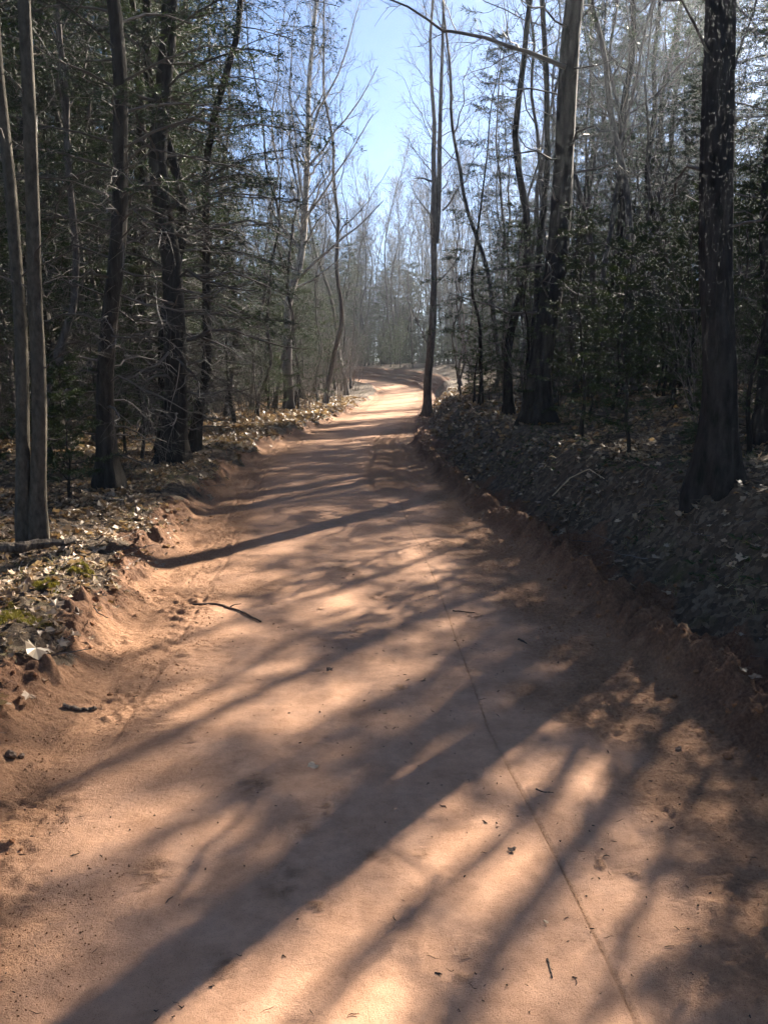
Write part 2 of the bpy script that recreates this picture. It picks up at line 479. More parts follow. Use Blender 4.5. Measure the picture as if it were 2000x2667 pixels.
# ------------------------------------------------------------------ growing plants
def norm(v): return v / np.maximum(np.linalg.norm(v, axis=-1, keepdims=True), 1e-9)
def tubes(P, R, S=4):
    N, K, _ = P.shape
    T = norm(np.gradient(P, axis=1))
    mt = norm(P[:, -1] - P[:, 0])
    ref = np.where((np.abs(mt[:, 2]) > .8)[:, None], np.array([[1., .13, 0]]), np.array([[0, .07, 1.]]))[:, None, :]
    A = norm(np.cross(T, np.broadcast_to(ref, T.shape))); B = np.cross(T, A)
    a = np.arange(S) * 2 * PI / S
    V = P[:, :, None] + R[:, :, None, None] * (np.cos(a)[None, None, :, None] * A[:, :, None] + np.sin(a)[None, None, :, None] * B[:, :, None])
    i = np.arange(N * K * S).reshape(N, K, S)
    j = np.roll(i, -1, axis=2)
    F = np.stack([i[:, :-1], j[:, :-1], j[:, 1:], i[:, 1:]], -1).reshape(-1, 4)
    return V.reshape(-1, 3), F
def along(P, R, t):
    """points, tangents, radii at t (N,n) in 0..1"""
    N, K, _ = P.shape
    f = np.clip(t, 0, .9999) * (K - 1)
    k = f.astype(int); f = f - k
    idx = np.arange(N)[:, None]
    p0 = P[idx, k]; p1 = P[idx, k + 1]
    return p0 + (p1 - p0) * f[..., None], norm(p1 - p0), R[idx, k] * (1 - f) + R[idx, k + 1] * f
def spawn(g, P, R, n, t0, t1, L, ang, K=5, up=0., wob=.06, rr=.5, rmin=.002, tip=.25, flat=False, phi_bias=None, tpow=1.):
    """n children per parent polyline; L(t)->length"""
    N = P.shape[0]
    t = (np.arange(n)[None] + g.random((N, n))) / n
    t = t0 + (t1 - t0) * t ** tpow
    b, T, r = along(P, R, t)
    if flat:
        A = norm(np.cross(T, np.array([0, 0, 1.]) + 1e-3)); Bv = np.cross(A, T)
        sg = np.where(np.arange(n)[None, :, None] % 2 == 0, 1., -1.)
        side = norm(A * sg + Bv * g.normal(0, .22, (N, n, 1)))
    else:
        ph = np.arange(n)[None] * 2.39996 + g.random((N, n)) * 1.2 + g.random((N, 1)) * 6.28
        if phi_bias is not None: ph = ph + phi_bias * np.sin(ph)
        ref = np.where(np.abs(T[..., 2:]) > .8, np.array([1., 0, 0]), np.array([0, 0, 1.]))
        A = norm(np.cross(T, ref)); Bv = np.cross(T, A)
        side = np.cos(ph)[..., None] * A + np.sin(ph)[..., None] * Bv
    a = ang + g.normal(0, .14, (N, n)) if not callable(ang) else ang(t) + g.normal(0, .1, (N, n))
    D = norm(np.cos(a)[..., None] * T + np.sin(a)[..., None] * side)
    ln = L(t) * (.65 + .6 * g.random((N, n)))
    s = np.linspace(0, 1, K)
    Q = b[..., None, :] + D[..., None, :] * (ln[..., None] * s)[..., None]
    w = np.cumsum(g.normal(0, 1, (N, n, K, 3)), axis=2); w -= w[:, :, :1]
    Q = Q + w * (wob * ln / math.sqrt(K))[..., None, None]
    Q[..., 2] += (up * ln)[..., None] * s ** 2
    r0 = np.maximum(r * rr * (.75 + .5 * g.random((N, n))), rmin)
    Rr = np.maximum(r0[..., None] * (1 - (1 - tip) * s), rmin * .6)
    return Q.reshape(N * n, K, 3), Rr.reshape(N * n, K)
def blades(g, P, R, m, ln, wd, t0=.1, ang=.9, jit=.35, droop=0.):
    """m narrow four-cornered blades on each polyline"""
    N = P.shape[0]
    t = t0 + (1 - t0) * g.random((N, m))
    b, T, r = along(P, R, t)
    rnd = norm(g.normal(0, 1, (N, m, 3)))
    side = norm(np.cross(T, rnd))
    a = ang + g.normal(0, jit, (N, m))
    D = norm(np.cos(a)[..., None] * T + np.sin(a)[..., None] * side); D[..., 2] -= droop
    W = norm(np.cross(D, norm(g.normal(0, 1, (N, m, 3)))))
    l = (ln * (.6 + .8 * g.random((N, m))))[..., None]; w = (wd * (.7 + .6 * g.random((N, m))))[..., None]
    V = np.stack([b, b + D * l * .45 + W * w, b + D * l, b + D * l * .45 - W * w], 2).reshape(-1, 3)
    F = np.arange(len(V)).reshape(-1, 4)
    return V, F
def trunk_line(g, Ht, K=24, wob=.05, lean=(0, 0), pts=None):
    s = np.linspace(0, 1, K)
    if pts is not None:
        p = np.array(pts, float)
        P = np.stack([np.interp(s * p[-1, 2], p[:, 2], p[:, i]) for i in range(3)], -1)
        for i in (0, 1):
            P[1:-1, i] = (P[:-2, i] + 2 * P[1:-1, i] + P[2:, i]) / 4
    else:
        P = np.stack([lean[0] * s * Ht, lean[1] * s * Ht, s * Ht], -1)
    w = np.cumsum(g.normal(0, 1, (K, 2)), 0); w -= w[0]
    w = (w[np.r_[0, 0:K - 1]] + 2 * w + w[np.r_[1:K, K - 1]]) / 4
    P[:, :2] += w * wob / math.sqrt(K) * Ht * .06
    P[0, 2] -= .25
    return P[None]
def trunk_tube(g, P, r0, r1, S=14, flare=.5, rough=.06, K2=None):
    """trunk as a tube with root flare and uneven bark"""
    K2 = K2 or max(40, P.shape[1] * 2)
    s = np.concatenate([np.linspace(0, .12, 14)[:-1], np.linspace(.12, 1, K2 - 13)])
    b, T, _ = along(P, np.ones(P.shape[:2]), s[None])
    hgt = s * np.linalg.norm(P[0, -1] - P[0, 0])
    R = r0 + (r1 - r0) * s ** .85
    R = R * (1 + flare * 1.25 * np.exp(-np.maximum(hgt - .25, 0) / .2))
    V, F = tubes(b, R[None], S)
    V = V.reshape(len(s), S, 3); c = b[0][:, None]
    a = np.arange(S)
    nz = g.random((len(s) + 4, S)); nz = (nz[:-4] + nz[1:-3] + nz[2:-2] + nz[3:-1] + nz[4:]) / 5
    nz = .5 * nz + .25 * np.roll(nz, 1, 1) + .25 * np.roll(nz, -1, 1)
    k = 1 + rough * 1.6 * (nz - .5) * 2 + flare * .6 * np.exp(-np.maximum(hgt - .2, 0) / .14)[:, None] * (np.sin(a * 2 * PI / S * 4 + g.random() * 6)[None])
    k[:, :] = k * (1 + (.03 + rough * .7) * g.normal(0, 1, (1, S)))
    V = c + (V - c) * k[..., None]
    return (V.reshape(-1, 3), F), R, b

def hardwood(seed, Ht=15, r0=.09, bt=.35, n1=18, n2=6, n3=5, n4=0, blen=.22, pts=None, S=8, ang=.75, flare=.35, wob=1., extra=None, rmin=.0035):
    """bare broadleaf tree: (trunk mesh data, twig mesh data)"""
    g = np.random.default_rng(seed)
    P = trunk_line(g, Ht, 24, wob, (g.normal(0, .02), g.normal(0, .02)), pts)
    tr, R, b = trunk_tube(g, P, r0, r0 * .12, S, flare)
    Rb = (r0 + (r0 * .12 - r0) * np.linspace(0, 1, P.shape[1]) ** .85)[None]
    B1, R1 = spawn(g, P, Rb, n1, bt, .98, lambda t: Ht * blen * (1.15 - t) * (1 + .0 * t), lambda t: ang - .25 * t, 8, .25, .09, .42, rmin * 1.6)
    if extra is not None:
        B1 = np.concatenate([B1, extra[0]]); R1 = np.concatenate([R1, extra[1]])
    l1 = Ht * blen
    B2, R2 = spawn(g, B1, R1, n2, .2, .98, lambda t: l1 * .36 * (1.15 - .75 * t), .75, 6, .14, .10, .55, rmin * 1.2)
    B3, R3 = spawn(g, B2, R2, n3, .2, 1., lambda t: l1 * .17 * (1.1 - .6 * t), .7, 4, .08, .10, .6, rmin)
    parts = [tubes(B1, R1, 5), tubes(B2, R2, 3)]
    limbs = [tubes(B3, R3, 3)]
    if n4:
        B4, R4 = spawn(g, B3, R3, n4, .25, 1., lambda t: l1 * .085, .7, 3, .05, .1, .7, rmin * .85)
        limbs.append(tubes(B4, R4, 3))
    return join([tr] + parts), join(limbs)

def conifer(seed, Ht=13, r0=.1, bt=.3, spread=1.9, n1=70, n2=12, nb=26, dead=34, nl=.068, nw=.0058, droop=-.28, pts=None, S=12, ang=1.35, dead_len=1.3, flare=.5, top=1., dead_top=None):
    """needle tree: trunk, dead lower branches, green crown"""
    g = np.random.default_rng(seed)
    P = trunk_line(g, Ht, 24, .7, (g.normal(0, .012), g.normal(0, .012)), pts)
    tr, R, b = trunk_tube(g, P, r0, r0 * .1, S, flare, .09)
    Rb = (r0 + (r0 * .1 - r0) * np.linspace(0, 1, P.shape[1]) ** .85)[None]
    dt = dead_top or bt * 1.15
    D1, DR1 = spawn(g, P, Rb, dead, .035, dt, lambda t: dead_len * (.5 + .8 * t / dt), 1.45, 7, -.22, .12, .16, .0045)
    D2, DR2 = spawn(g, D1, DR1, 7, .2, .98, lambda t: dead_len * .4 * (1.1 - .6 * t), .8, 5, -.12, .14, .5, .0028)
    D3, DR3 = spawn(g, D2, DR2, 3, .25, 1., lambda t: dead_len * .16, .8, 3, -.08, .12, .6, .0022)
    dd = join([tubes(D1, DR1, 4), tubes(D2, DR2, 3), tubes(D3, DR3, 3)])
    B1, R1 = spawn(g, P, Rb, n1, bt, .985, lambda t: np.maximum(spread * ((1 - t) / (1 - bt)) ** .75, .15), lambda t: ang - .35 * t, 7, droop, .05, .2, .005)
    B2, R2 = spawn(g, B1, R1, n2, .15, .98, lambda t: spread * .36 * (1.15 - .8 * t), .8, 4, -.10, .06, .5, .003, flat=True)
    wood = join([tubes(B1, R1, 4), tubes(B2, R2, 3)])
    ne = join([blades(g, B2, R2, nb, nl, nw, .08, .85, .3, .05), blades(g, B1, R1, nb, nl, nw, .3, .9, .3)])
    return tr, dd, wood, ne

def pine(seed, Ht=17, r0=.17, bt=.3, spread=3.0, n1=42, n2=7, n3=3, tuft=29, pts=None, dead=16, dead_len=1.6, S=16):
    """long-needled pine: tufts at the twig ends"""
    g = np.random.default_rng(seed)
    P = trunk_line(g, Ht, 24, .6, (g.normal(0, .01), g.normal(0, .01)), pts)
    tr, R, b = trunk_tube(g, P, r0, r0 * .12, S, .55, .10, 110)
    Rb = (r0 + (r0 * .12 - r0) * np.linspace(0, 1, P.shape[1]) ** .85)[None]
    D1, DR1 = spawn(g, P, Rb, dead, .08, bt * 1.1, lambda t: dead_len + 0 * t, 1.4, 7, -.1, .12, .14, .006)
    D2, DR2 = spawn(g, D1, DR1, 6, .25, .98, lambda t: dead_len * .35 * (1.1 - .6 * t), .8, 5, -.05, .14, .5, .0035)
    D3, DR3 = spawn(g, D2, DR2, 3, .25, 1., lambda t: dead_len * .14, .8, 3, 0, .12, .6, .0025)
    dd = join([tubes(D1, DR1, 4), tubes(D2, DR2, 3), tubes(D3, DR3, 3)])
    B1, R1 = spawn(g, P, Rb, n1, bt, .99, lambda t: spread * (1.15 - .8 * (t - bt) / (1 - bt)), lambda t: 1.35 - .6 * t, 8, .12, .07, .24, .008)
    B2, R2 = spawn(g, B1, R1, n2, .3, .99, lambda t: spread * .3 * (1.1 - .6 * t), .75, 6, .10, .1, .5, .005)
    B3, R3 = spawn(g, B2, R2, n3, .35, 1., lambda t: spread * .12 + 0 * t, .6, 4, .12, .1, .6, .004)
    wood = join([tubes(B1, R1, 5), tubes(B2, R2, 3), tubes(B3, R3, 3)])
    ne = join([blades(g, B3, R3, tuft, .12, .0046, .45, .75, .25, .05), blades(g, B2, R2, tuft // 2, .12, .0046, .6, .75, .25, .05)])
    return tr, dd, wood, ne

def make_protos():
    pr = {}
    for i in range(5):
        t, c = hardwood(100 + i, 13 + 1.3 * i, .055 + .012 * i, .30 + .05 * (i % 3), 16, 6, 5, 0, .17 + .02 * (i % 2), S=8)
        pr['hard%d' % i] = [('trunk', mesh_np('bare_trunk', *t, True), M['grey_bark']), ('crown', mesh_np('bare_crown', *c), M['twig'])]
    for i in range(2):
        t, c = hardwood(150 + i, 17 + 2 * i, .10, .22, 26, 6, 5, 0, .17, S=6, rmin=.009)
        pr['tall%d' % i] = [('trunk', mesh_np('tall_trunk', *t, True), M['grey_bark']), ('crown', mesh_np('tall_crown', *c), M['twig'])]
    for i in range(4):
        t, d, w, n = conifer(200 + i, 11 + 1.7 * i, .075 + .018 * i, .13 + .05 * (i % 3), 2.0 + .25 * i, 88, 13, 35, 34, .072, .0062)
        pr['con%d' % i] = [('trunk', mesh_np('conifer_trunk', *t, True), M['conifer_bark']), ('dead_branches', mesh_np('conifer_dead_branches', *d), M['dead_twig']),
                           ('limbs', mesh_np('conifer_limbs', *w), M['dead_twig']), ('crown', mesh_np('conifer_crown', *n), M['needle'])]
    for i in range(2):
        t, d, w, n = pine(300 + i, 15 + 2 * i, .13 + .03 * i, .28 + .08 * i, 2.6)
        pr['pine%d' % i] = [('trunk', mesh_np('pine_trunk', *t, True), M['pine_bark']), ('dead_branches', mesh_np('pine_dead_branches', *d), M['dead_twig']),
                            ('limbs', mesh_np('pine_limbs', *w), M['dead_twig']), ('crown', mesh_np('pine_crown', *n), M['pine_needle'])]
    for i in range(3):
        t, d, w, n = conifer(400 + i, 1.6 + .9 * i, .014 + .009 * i, .10, .55 + .22 * i, 34, 9, 30, 4, .040, .0044, -.12, S=6, ang=1.2, dead_len=.3, flare=.2)
        pr['sap%d' % i] = [('trunk', mesh_np('sapling_trunk', *join([t, d, w]), True), M['conifer_bark']), ('crown', mesh_np('sapling_crown', *n), M['fresh_needle'])]
    for i in range(3):
        g = np.random.default_rng(500 + i)
        n = 7 + 2 * i
        a = g.random(n) * 6.28; b0 = np.stack([np.cos(a), np.sin(a), np.zeros(n)], -1) * .12 * g.random((n, 1))
        s = np.linspace(0, 1, 7); ln = 1.2 + 1.6 * g.random(n)
        dv = norm(np.stack([np.cos(a) * .3, np.sin(a) * .3, np.ones(n)], -1) + g.normal(0, .1, (n, 3)))
        P = b0[:, None] + dv[:, None] * (ln[:, None] * s)[..., None]
        w = np.cumsum(g.normal(0, .03, P.shape), 1); w -= w[:, :1]; P = P + w
        P[:, 0, 2] -= .1
        R = np.maximum(.009 * (1 - .75 * s)[None] * (.6 + .6 * g.random((n, 1))), .0022)
        B1, R1 = spawn(g, P, R, 8, .2, 1, lambda t: .5 * (1.2 - .6 * t), .6, 5, .1, .08, .6, .0026)
        B2, R2 = spawn(g, B1, R1, 4, .2, 1, lambda t: .2 + 0 * t, .6, 3, .05, .08, .7, .002)
        pr['shrub%d' % i] = [('stems', mesh_np('shrub_stems', *tubes(P, R, 4), True), M['twig']), ('twigs', mesh_np('shrub_twigs', *join([tubes(B1, R1, 3), tubes(B2, R2, 3)])), M['twig'])]
    for k, v in pr.items():
        for nm, me, m in v:
            me.materials.append(m)
    return pr
PR = make_protos()

MARKS = [(88, 'the twin maple'), (290, 'the slim spruce'), (440, 'the thickest spruce'), (752, 'the leaning aspen'), (1000, 'the middle of the road'), (1112, 'the forked tree'),
         (1250, 'the drooping fir'), (1412, 'the straight pine'), (1868, 'the nearest right trunk')]
def where(x, y):
    z = float(H(x, y)); c, s_ = math.cos(PITCH), math.sin(PITCH)
    d = y * c - (z - CAM_H) * s_
    px = 1000 + FPX * x / max(d, .1)
    if px < MARKS[0][0]: return 'left of the twin maple'
    if px > MARKS[-1][0]: return 'right of the nearest right trunk'
    for (a, n1), (b, n2) in zip(MARKS[:-1], MARKS[1:]):
        if a <= px <= b: return 'between %s and %s' % (n1[4:], n2[4:])
def plant(kind, name, x, y, rz, sc, label, cat, group=None, z=None, tilt=(0, 0)):
    e = bpy.data.objects.new(name, None)
    e.empty_display_size = .2
    COL.objects.link(e)
    e.location = (x, y, float(H(x, y)) if z is None else z)
    e.rotation_euler = (tilt[0], tilt[1], rz); e.scale = (sc, sc, sc)
    tag(e, label, cat, group)
    for nm, me, m in PR[kind]:
        link(nm, me, None, e)
    return e
def key_tree(name, x, y, parts, label, cat='tree', z=None):
    e = bpy.data.objects.new(name, None); COL.objects.link(e)
    e.location = (x, y, float(H(x, y)) if z is None else z)
    tag(e, label, cat)
    for nm, vf, m in parts:
        link(nm, mesh_np(name + '_' + nm, *vf, nm.startswith('trunk')), m, e)
    return e

taken = []
# ---- twin maple stems, left foreground
g0 = np.random.default_rng(7)
x, y, z = at(88, 1432)
e = bpy.data.objects.new('maple_tree', None); COL.objects.link(e); e.location = (x, y, z)
tag(e, 'twin-stemmed smooth grey-brown maple by the broken log on the left bank', 'tree')
tp = []
for (bx, top) in ((-.07, [(-.08, .02, 0), (0, .02, .9), (.05, .03, 1.75), (.10, .03, 2.35), (.12, .02, 2.8), (.13, .0, 3.4), (.3, .1, 9)]),
                  (.055, [(.04, 0, 0), (.12, 0, .9), (.18, .01, 1.7), (.20, 0, 2.3), (.205, -.02, 2.8), (.27, -.05, 3.5), (.7, -.1, 10)])):
    Pm = trunk_line(g0, top[-1][2], 40, .10, pts=top)
    tb, R, b = trunk_tube(g0, Pm, .053 if bx < 0 else .059, .02, 18, .3, .04, 90)
    link('trunk', mesh_np('maple_trunk', *tb, True), M['maple_bark'], e)
    Rm = np.full(Pm.shape[:2], .05)
    B1, R1 = spawn(g0, Pm, Rm, 16, .1, .99, lambda t: .55 + 1.2 * t, 1.0, 8, .12, .1, .12, .0038)
    B2, R2 = spawn(g0, B1, R1, 4, .3, 1, lambda t: .35 + 0 * t, .7, 5, .05, .1, .6, .0024)
    B3, R3 = spawn(g0, B2, R2, 3, .3, 1, lambda t: .14 + 0 * t, .7, 3, .05, .1, .7, .002)
    tp += [tubes(B1, R1, 5), tubes(B2, R2, 3), tubes(B3, R3, 3)]
link('branches', mesh_np('maple_branches', *join(tp)), M['dead_twig'], e)
taken.append((x, y))

def key_conifer(px, py, Ht, r0, label, seed, lean=(0, 0), **kw):
    x, y, z = at(px, py)
    pts = [(0, 0, 0), (lean[0] * .3, lean[1] * .3, Ht * .3), (lean[0], lean[1], Ht)]
    t, d, w, n = conifer(seed, Ht, r0, pts=pts, **kw)
    taken.append((x, y))
    return key_tree('spruce_tree', x, y, [('trunk', t, M['conifer_bark']), ('dead_branches', d, M['dead_twig']), ('limbs', w, M['dead_twig']), ('crown', n, M['needle'])], label, z=z)
key_conifer(290, 1275, 14, .105, 'slim dark spruce with broken twigs, first behind the twin maple', 11, (.1, .1), bt=.22, spread=2.3, n1=70, n2=12, dead=38, dead_len=1.3, S=16)
key_conifer(440, 1208, 17, .165, 'thickest dark spruce on the left bank, its base leaning towards the log', 12, (.9, .3), bt=.20, spread=2.7, n1=80, n2=13, dead=40, dead_len=1.5, S=18)
key_conifer(492, 1178, 15, .085, 'straight dark spruce close behind the thickest leaning trunk on the left', 13, (.05, .1), bt=.22, spread=2.4, n1=70, n2=12, dead=44, dead_len=1.5, S=14)

# ---- tall aspen left of the road
def arc(p0, d, L, up, r, K=8, seed=0, wob=.05):
    g = np.random.default_rng(seed); s = np.linspace(0, 1, K)
    d = np.array(d, float); d /= np.linalg.norm(d)
    Q = np.array(p0)[None] + d[None] * (L * s)[:, None]; Q[:, 2] += up * L * s ** 2
    w = np.cumsum(g.normal(0, wob * L / math.sqrt(K), (K, 3)), 0); w -= w[0]
    return (Q + w)[None], (r * (1 - .8 * s))[None]
def cat_arcs(*a): return np.concatenate([q for q, _ in a]), np.concatenate([r for _, r in a])
x, y, z = at(752, 1066)
ex = cat_arcs(arc((.30, 0, 4.8), (1, .1, .75), 4.6, .05, .07, seed=1), arc((.55, 0, 6.6), (.8, -.3, .8), 4.5, .15, .06, seed=2), arc((.5, 0, 6.2), (-.7, .2, 1), 2.8, .2, .04, seed=3),
              arc((.75, 0, 8.8), (.75, .3, .9), 4.2, .2, .06, seed=4), arc((.8, 0, 9.0), (-.6, -.2, .9), 3.0, .2, .04, seed=5), arc((.35, 0, 5.2), (-.6, .4, .9), 2.6, .2, .035, seed=6),
              arc((.28, 0, 4.6), (.7, .5, .35), 3.2, .25, .045, seed=7), arc((.85, 0, 9.6), (.5, 0, 1), 4.5, .2, .06, seed=8))
t, c = hardwood(21, 18, .20, .30, 34, 7, 6, 3, .17, pts=[(0, 0, 0), (.12, 0, 2.2), (.25, 0, 4.2), (.45, 0, 5.6), (.62, 0, 7.0), (.80, 0, 8.9), (.95, 0, 11), (1.5, 0, 18)], S=16, wob=.6, extra=ex, rmin=.0042)
key_tree('aspen_tree', x, y, [('trunk', t, M['aspen_bark']), ('crown', c, M['twig'])], 'tall pale aspen leaning right with dark bark bands, left of the bend', z=z); taken.append((x, y))
x, y, z = at(708, 1066)
t, c = hardwood(22, 12, .085, .22, 24, 6, 5, 0, .16, pts=[(0, 0, 0), (.1, 0, 3), (.1, 0, 12)], S=12)
key_tree('young_hardwood', x, y, [('trunk', t, M['grey_bark']), ('crown', c, M['twig'])], 'thin dark bare tree just left of the leaning pale aspen', z=z); taken.append((x, y))

# ---- forked tree right of the road
x, y, z = at(1112, 1088)
g1 = np.random.default_rng(33)
P1 = trunk_line(g1, 17, 30, .35, pts=[(0, 0, 0), (.12, 0, 2.5), (.22, 0, 5), (.28, 0, 7.0), (.19, .05, 8.0), (.13, .1, 9.5), (.09, .15, 11), (0, .3, 17)])
P2 = trunk_line(g1, 17, 30, .35, pts=[(.32, 0, 6.6), (.34, 0, 6.7), (.42, -.05, 7.6), (.50, -.05, 8.6), (.52, -.05, 10), (.9, 0, 17)])
P2 = P2[:, 9:]; P2[0, :, 2] = np.linspace(6.7, 17, P2.shape[1])
P2[0, :, 0] = np.interp(P2[0, :, 2], [6.7, 7.6, 8.6, 10, 17], [.27, .34, .38, .38, .5])
tA, RA, _ = trunk_tube(g1, P1, .175, .035, 16, .35)
tB = tubes(P2, np.linspace(.12, .03, P2.shape[1])[None], 12)
RP = np.linspace(.16, .03, 30)[None]
Bx, Rx = spawn(g1, P1[:, 9:], RP[:, 9:], 26, .1, .98, lambda t: 2.0 - 1.0 * t, .95, 8, .2, .1, .2, .006)
By, Ry = spawn(g1, P2, np.linspace(.11, .03, P2.shape[1])[None], 22, .1, .98, lambda t: 2.2 - 1.1 * t, .9, 8, .2, .1, .24, .006)
e1 = cat_arcs(arc((.2, .1, 8.9), (-1, 0, .6), 1.0, -.35, .05, seed=41), arc((.52, 0, 7.9), (.7, .1, .9), 1.5, .1, .045, seed=42), arc((.3, 0, 6.4), (-.4, 0, 1), .9, .1, .04, seed=43), arc((.3, 0, 5.2), (.8, .1, .7), 1.9, .2, .03, seed=44),
              arc((.15, 0, 2.6), (-.5, .0, .75), 2.0, .5, .035, seed=45))
Bx = np.concatenate([Bx, By, e1[0]]); Rx = np.concatenate([Rx, Ry, e1[1]])
B2, R2 = spawn(g1, Bx, Rx, 6, .25, .98, lambda t: .9 - .4 * t, .7, 5, .1, .1, .5, .005)
B3, R3 = spawn(g1, B2, R2, 5, .25, 1, lambda t: .35 + 0 * t, .7, 3, .05, .1, .6, .004)
key_tree('forked_tree', x, y, [('trunk', join([tA, tB, tubes(Bx, Rx, 5)]), M['grey_bark']), ('crown', join([tubes(B2, R2, 3), tubes(B3, R3, 3)]), M['twig'])],
         'tall bare tree forking high up, at the right edge of the road before the bend', z=z); taken.append((x, y))

# ---- pines and spruces on the right bank
def key_pine(px, py, Ht, r0, label, seed, lean=(0, 0), **kw):
    x, y, z = at(px, py)
    t, d, w, n = pine(seed, Ht, r0, pts=[(0, 0, 0), (lean[0] * .3, lean[1] * .3, Ht * .3), (lean[0], lean[1], Ht)], **kw)
    taken.append((x, y))
    lim = [('limbs', join([d, w]), M['dead_twig'])] if kw.get('dead', 16) < 10 else [('dead_branches', d, M['dead_twig']), ('limbs', w, M['dead_twig'])]
    e_ = key_tree('pine_tree', x, y, [('trunk', t, M['pine_bark'])] + lim + [('crown', n, M['pine_needle'])], label, z=z)
    PINE_KEY.append(e_)
    return e_
PINE_KEY = []
key_pine(1868, 1272, 19, .125, 'thick dark pine trunk on the right bank, nearest of the big right trunks', 51, (.1, .1), bt=.33, spread=3.0, n1=40, dead=7, dead_len=.9, S=24)
key_pine(1975, 1165, 18, .085, 'dark pine trunk cut by the right edge of the picture', 52, (.3, .2), bt=.26, spread=2.8, n1=36)
key_pine(1412, 1108, 19, .19, 'straight dark pine on the right bank, nearest big trunk to the forked tree', 53, (.3, 0), bt=.44, spread=3.0, n1=34, dead=26)
key_pine(1330, 1085, 15, .085, 'slender wavy pine with needle tufts just left of the straight dark pine', 54, (-.1, .1), bt=.42, spread=2.2, n1=20, dead=16)
key_pine(1378, 1080, 16, .085, 'slender pine with needle tufts close behind the straight dark pine', 55, (-.2, .1), bt=.44, spread=2.1, n1=18, dead=16)
x, y, z = taken[-3][0], taken[-3][1], 0
cl = arc((0, 0, 0), (-1, -.1, .3), 3.4, -.02, .035, 12, 71, .05)
c2 = spawn(np.random.default_rng(72), cl[0], cl[1], 12, .15, .98, lambda t: .8 - .4 * t, .8, 5, .05, .1, .5, .005)
c3 = spawn(np.random.default_rng(73), c2[0], c2[1], 5, .2, 1, lambda t: .3 + 0 * t, .7, 3, .05, .1, .6, .004)
cl_o = link('dead_limb', mesh_np('dead_limb', *join([tubes(*cl, 6), tubes(*c2, 3), tubes(*c3, 3)]), True), M['dead_twig'], PINE_KEY[2])
cl_o.location = (.16, .02, 5.25)
key_conifer(1250, 1060, 9, .05, 'thin drooping fir sapling by the right edge between forked tree and pines', 56, (0, 0), bt=.12, spread=1.6, n1=50, dead=14, dead_len=.8)

# ---- woods filled in, every tree a thing of its own
gw = np.random.default_rng(2024)
def scatter(kind_list, n, xr, yr, name, label, cat, group, mind=.8, sc=(.8, 1.2), cond=None, umin=2.9, tries=40):
    c = 0
    for _ in range(n * tries):
        if c >= n: break
        yy = yr[0] + (yr[1] - yr[0]) * gw.random(); uu = xr[0] + (xr[1] - xr[0]) * gw.random()
        xx = uu + float(cx(yy))
        if abs(uu) < umin * float(wy(yy)): continue
        if cond and not cond(xx, yy): continue
        if any((xx - a) ** 2 + (yy - b) ** 2 < mind * mind for a, b in taken): continue
        taken.append((xx, yy)); c += 1
        plant(kind_list[int(gw.integers(len(kind_list)))], name, xx, yy, gw.random() * 6.28, sc[0] + (sc[1] - sc[0]) * gw.random(), label + ' seen ' + where(xx, yy), cat, group, tilt=(gw.normal(0, .02), gw.normal(0, .02)))
inview = lambda x, y: abs(x) < .51 * y + 1.4 and not (-.135 < x / y < .075 and y < 33)
inview2 = lambda x, y: abs(x) < .51 * y + 1.4
HARD = ['hard%d' % i for i in range(5)]; CON = ['con%d' % i for i in range(4)]
scatter(CON, 34, (-15, -3.6), (7, 26), 'spruce_tree', 'dark dead-branched spruce, left woods,', 'tree', 'spruces in the near woods left of the road', 1.1, (.8, 1.15), inview)
scatter(HARD, 46, (-18, -3.4), (7, 30), 'hardwood_tree', 'slender bare hardwood, near left woods,', 'tree', 'bare hardwoods in the near woods left of the road', .6, (.6, 1.0), inview)
scatter(['sap0', 'sap1', 'sap2'], 40, (-13, -2.8), (7.5, 30), 'fir_sapling', 'small fir sapling, left woods,', 'sapling', 'fir saplings left of the road', .5, (.6, 1.2), inview, 2.5)
scatter(['shrub0', 'shrub1', 'shrub2'], 34, (-12, -2.6), (6, 30), 'bare_shrub', 'leafless shrub, left woods,', 'shrub', 'bare shrubs left of the road', .4, (.5, 1.0), inview, 2.4)
scatter(['pine0', 'pine1'] + CON, 22, (5.6, 17), (6.5, 24), 'conifer_tree', 'dark needle tree, shaded right woods,', 'tree', 'needle trees in the near woods right of the road', 1.3, (.85, 1.15), lambda x, y: not (-6.8 < .819 * x - .574 * y < 1.2), 3.6)
scatter(HARD, 28, (4.2, 18), (7, 30), 'hardwood_tree', 'slender bare hardwood, near right woods,', 'tree', 'bare hardwoods in the near woods right of the road', .6, (.6, 1.0), lambda x, y: inview(x, y) and not (-5.5 < .819 * x - .574 * y < 1.5 and x < 14), 3.0)
scatter(['sap0', 'sap1', 'sap2'], 40, (3.0, 14), (6, 28), 'fir_sapling', 'small fir sapling, right bank,', 'sapling', 'fir saplings right of the road', .5, (.5, 1.1), inview, 2.7)
scatter(['shrub0', 'shrub1', 'shrub2'], 26, (2.9, 12), (6, 26), 'bare_shrub', 'leafless shrub, right bank,', 'shrub', 'bare shrubs right of the road', .4, (.4, .9), inview, 2.6)
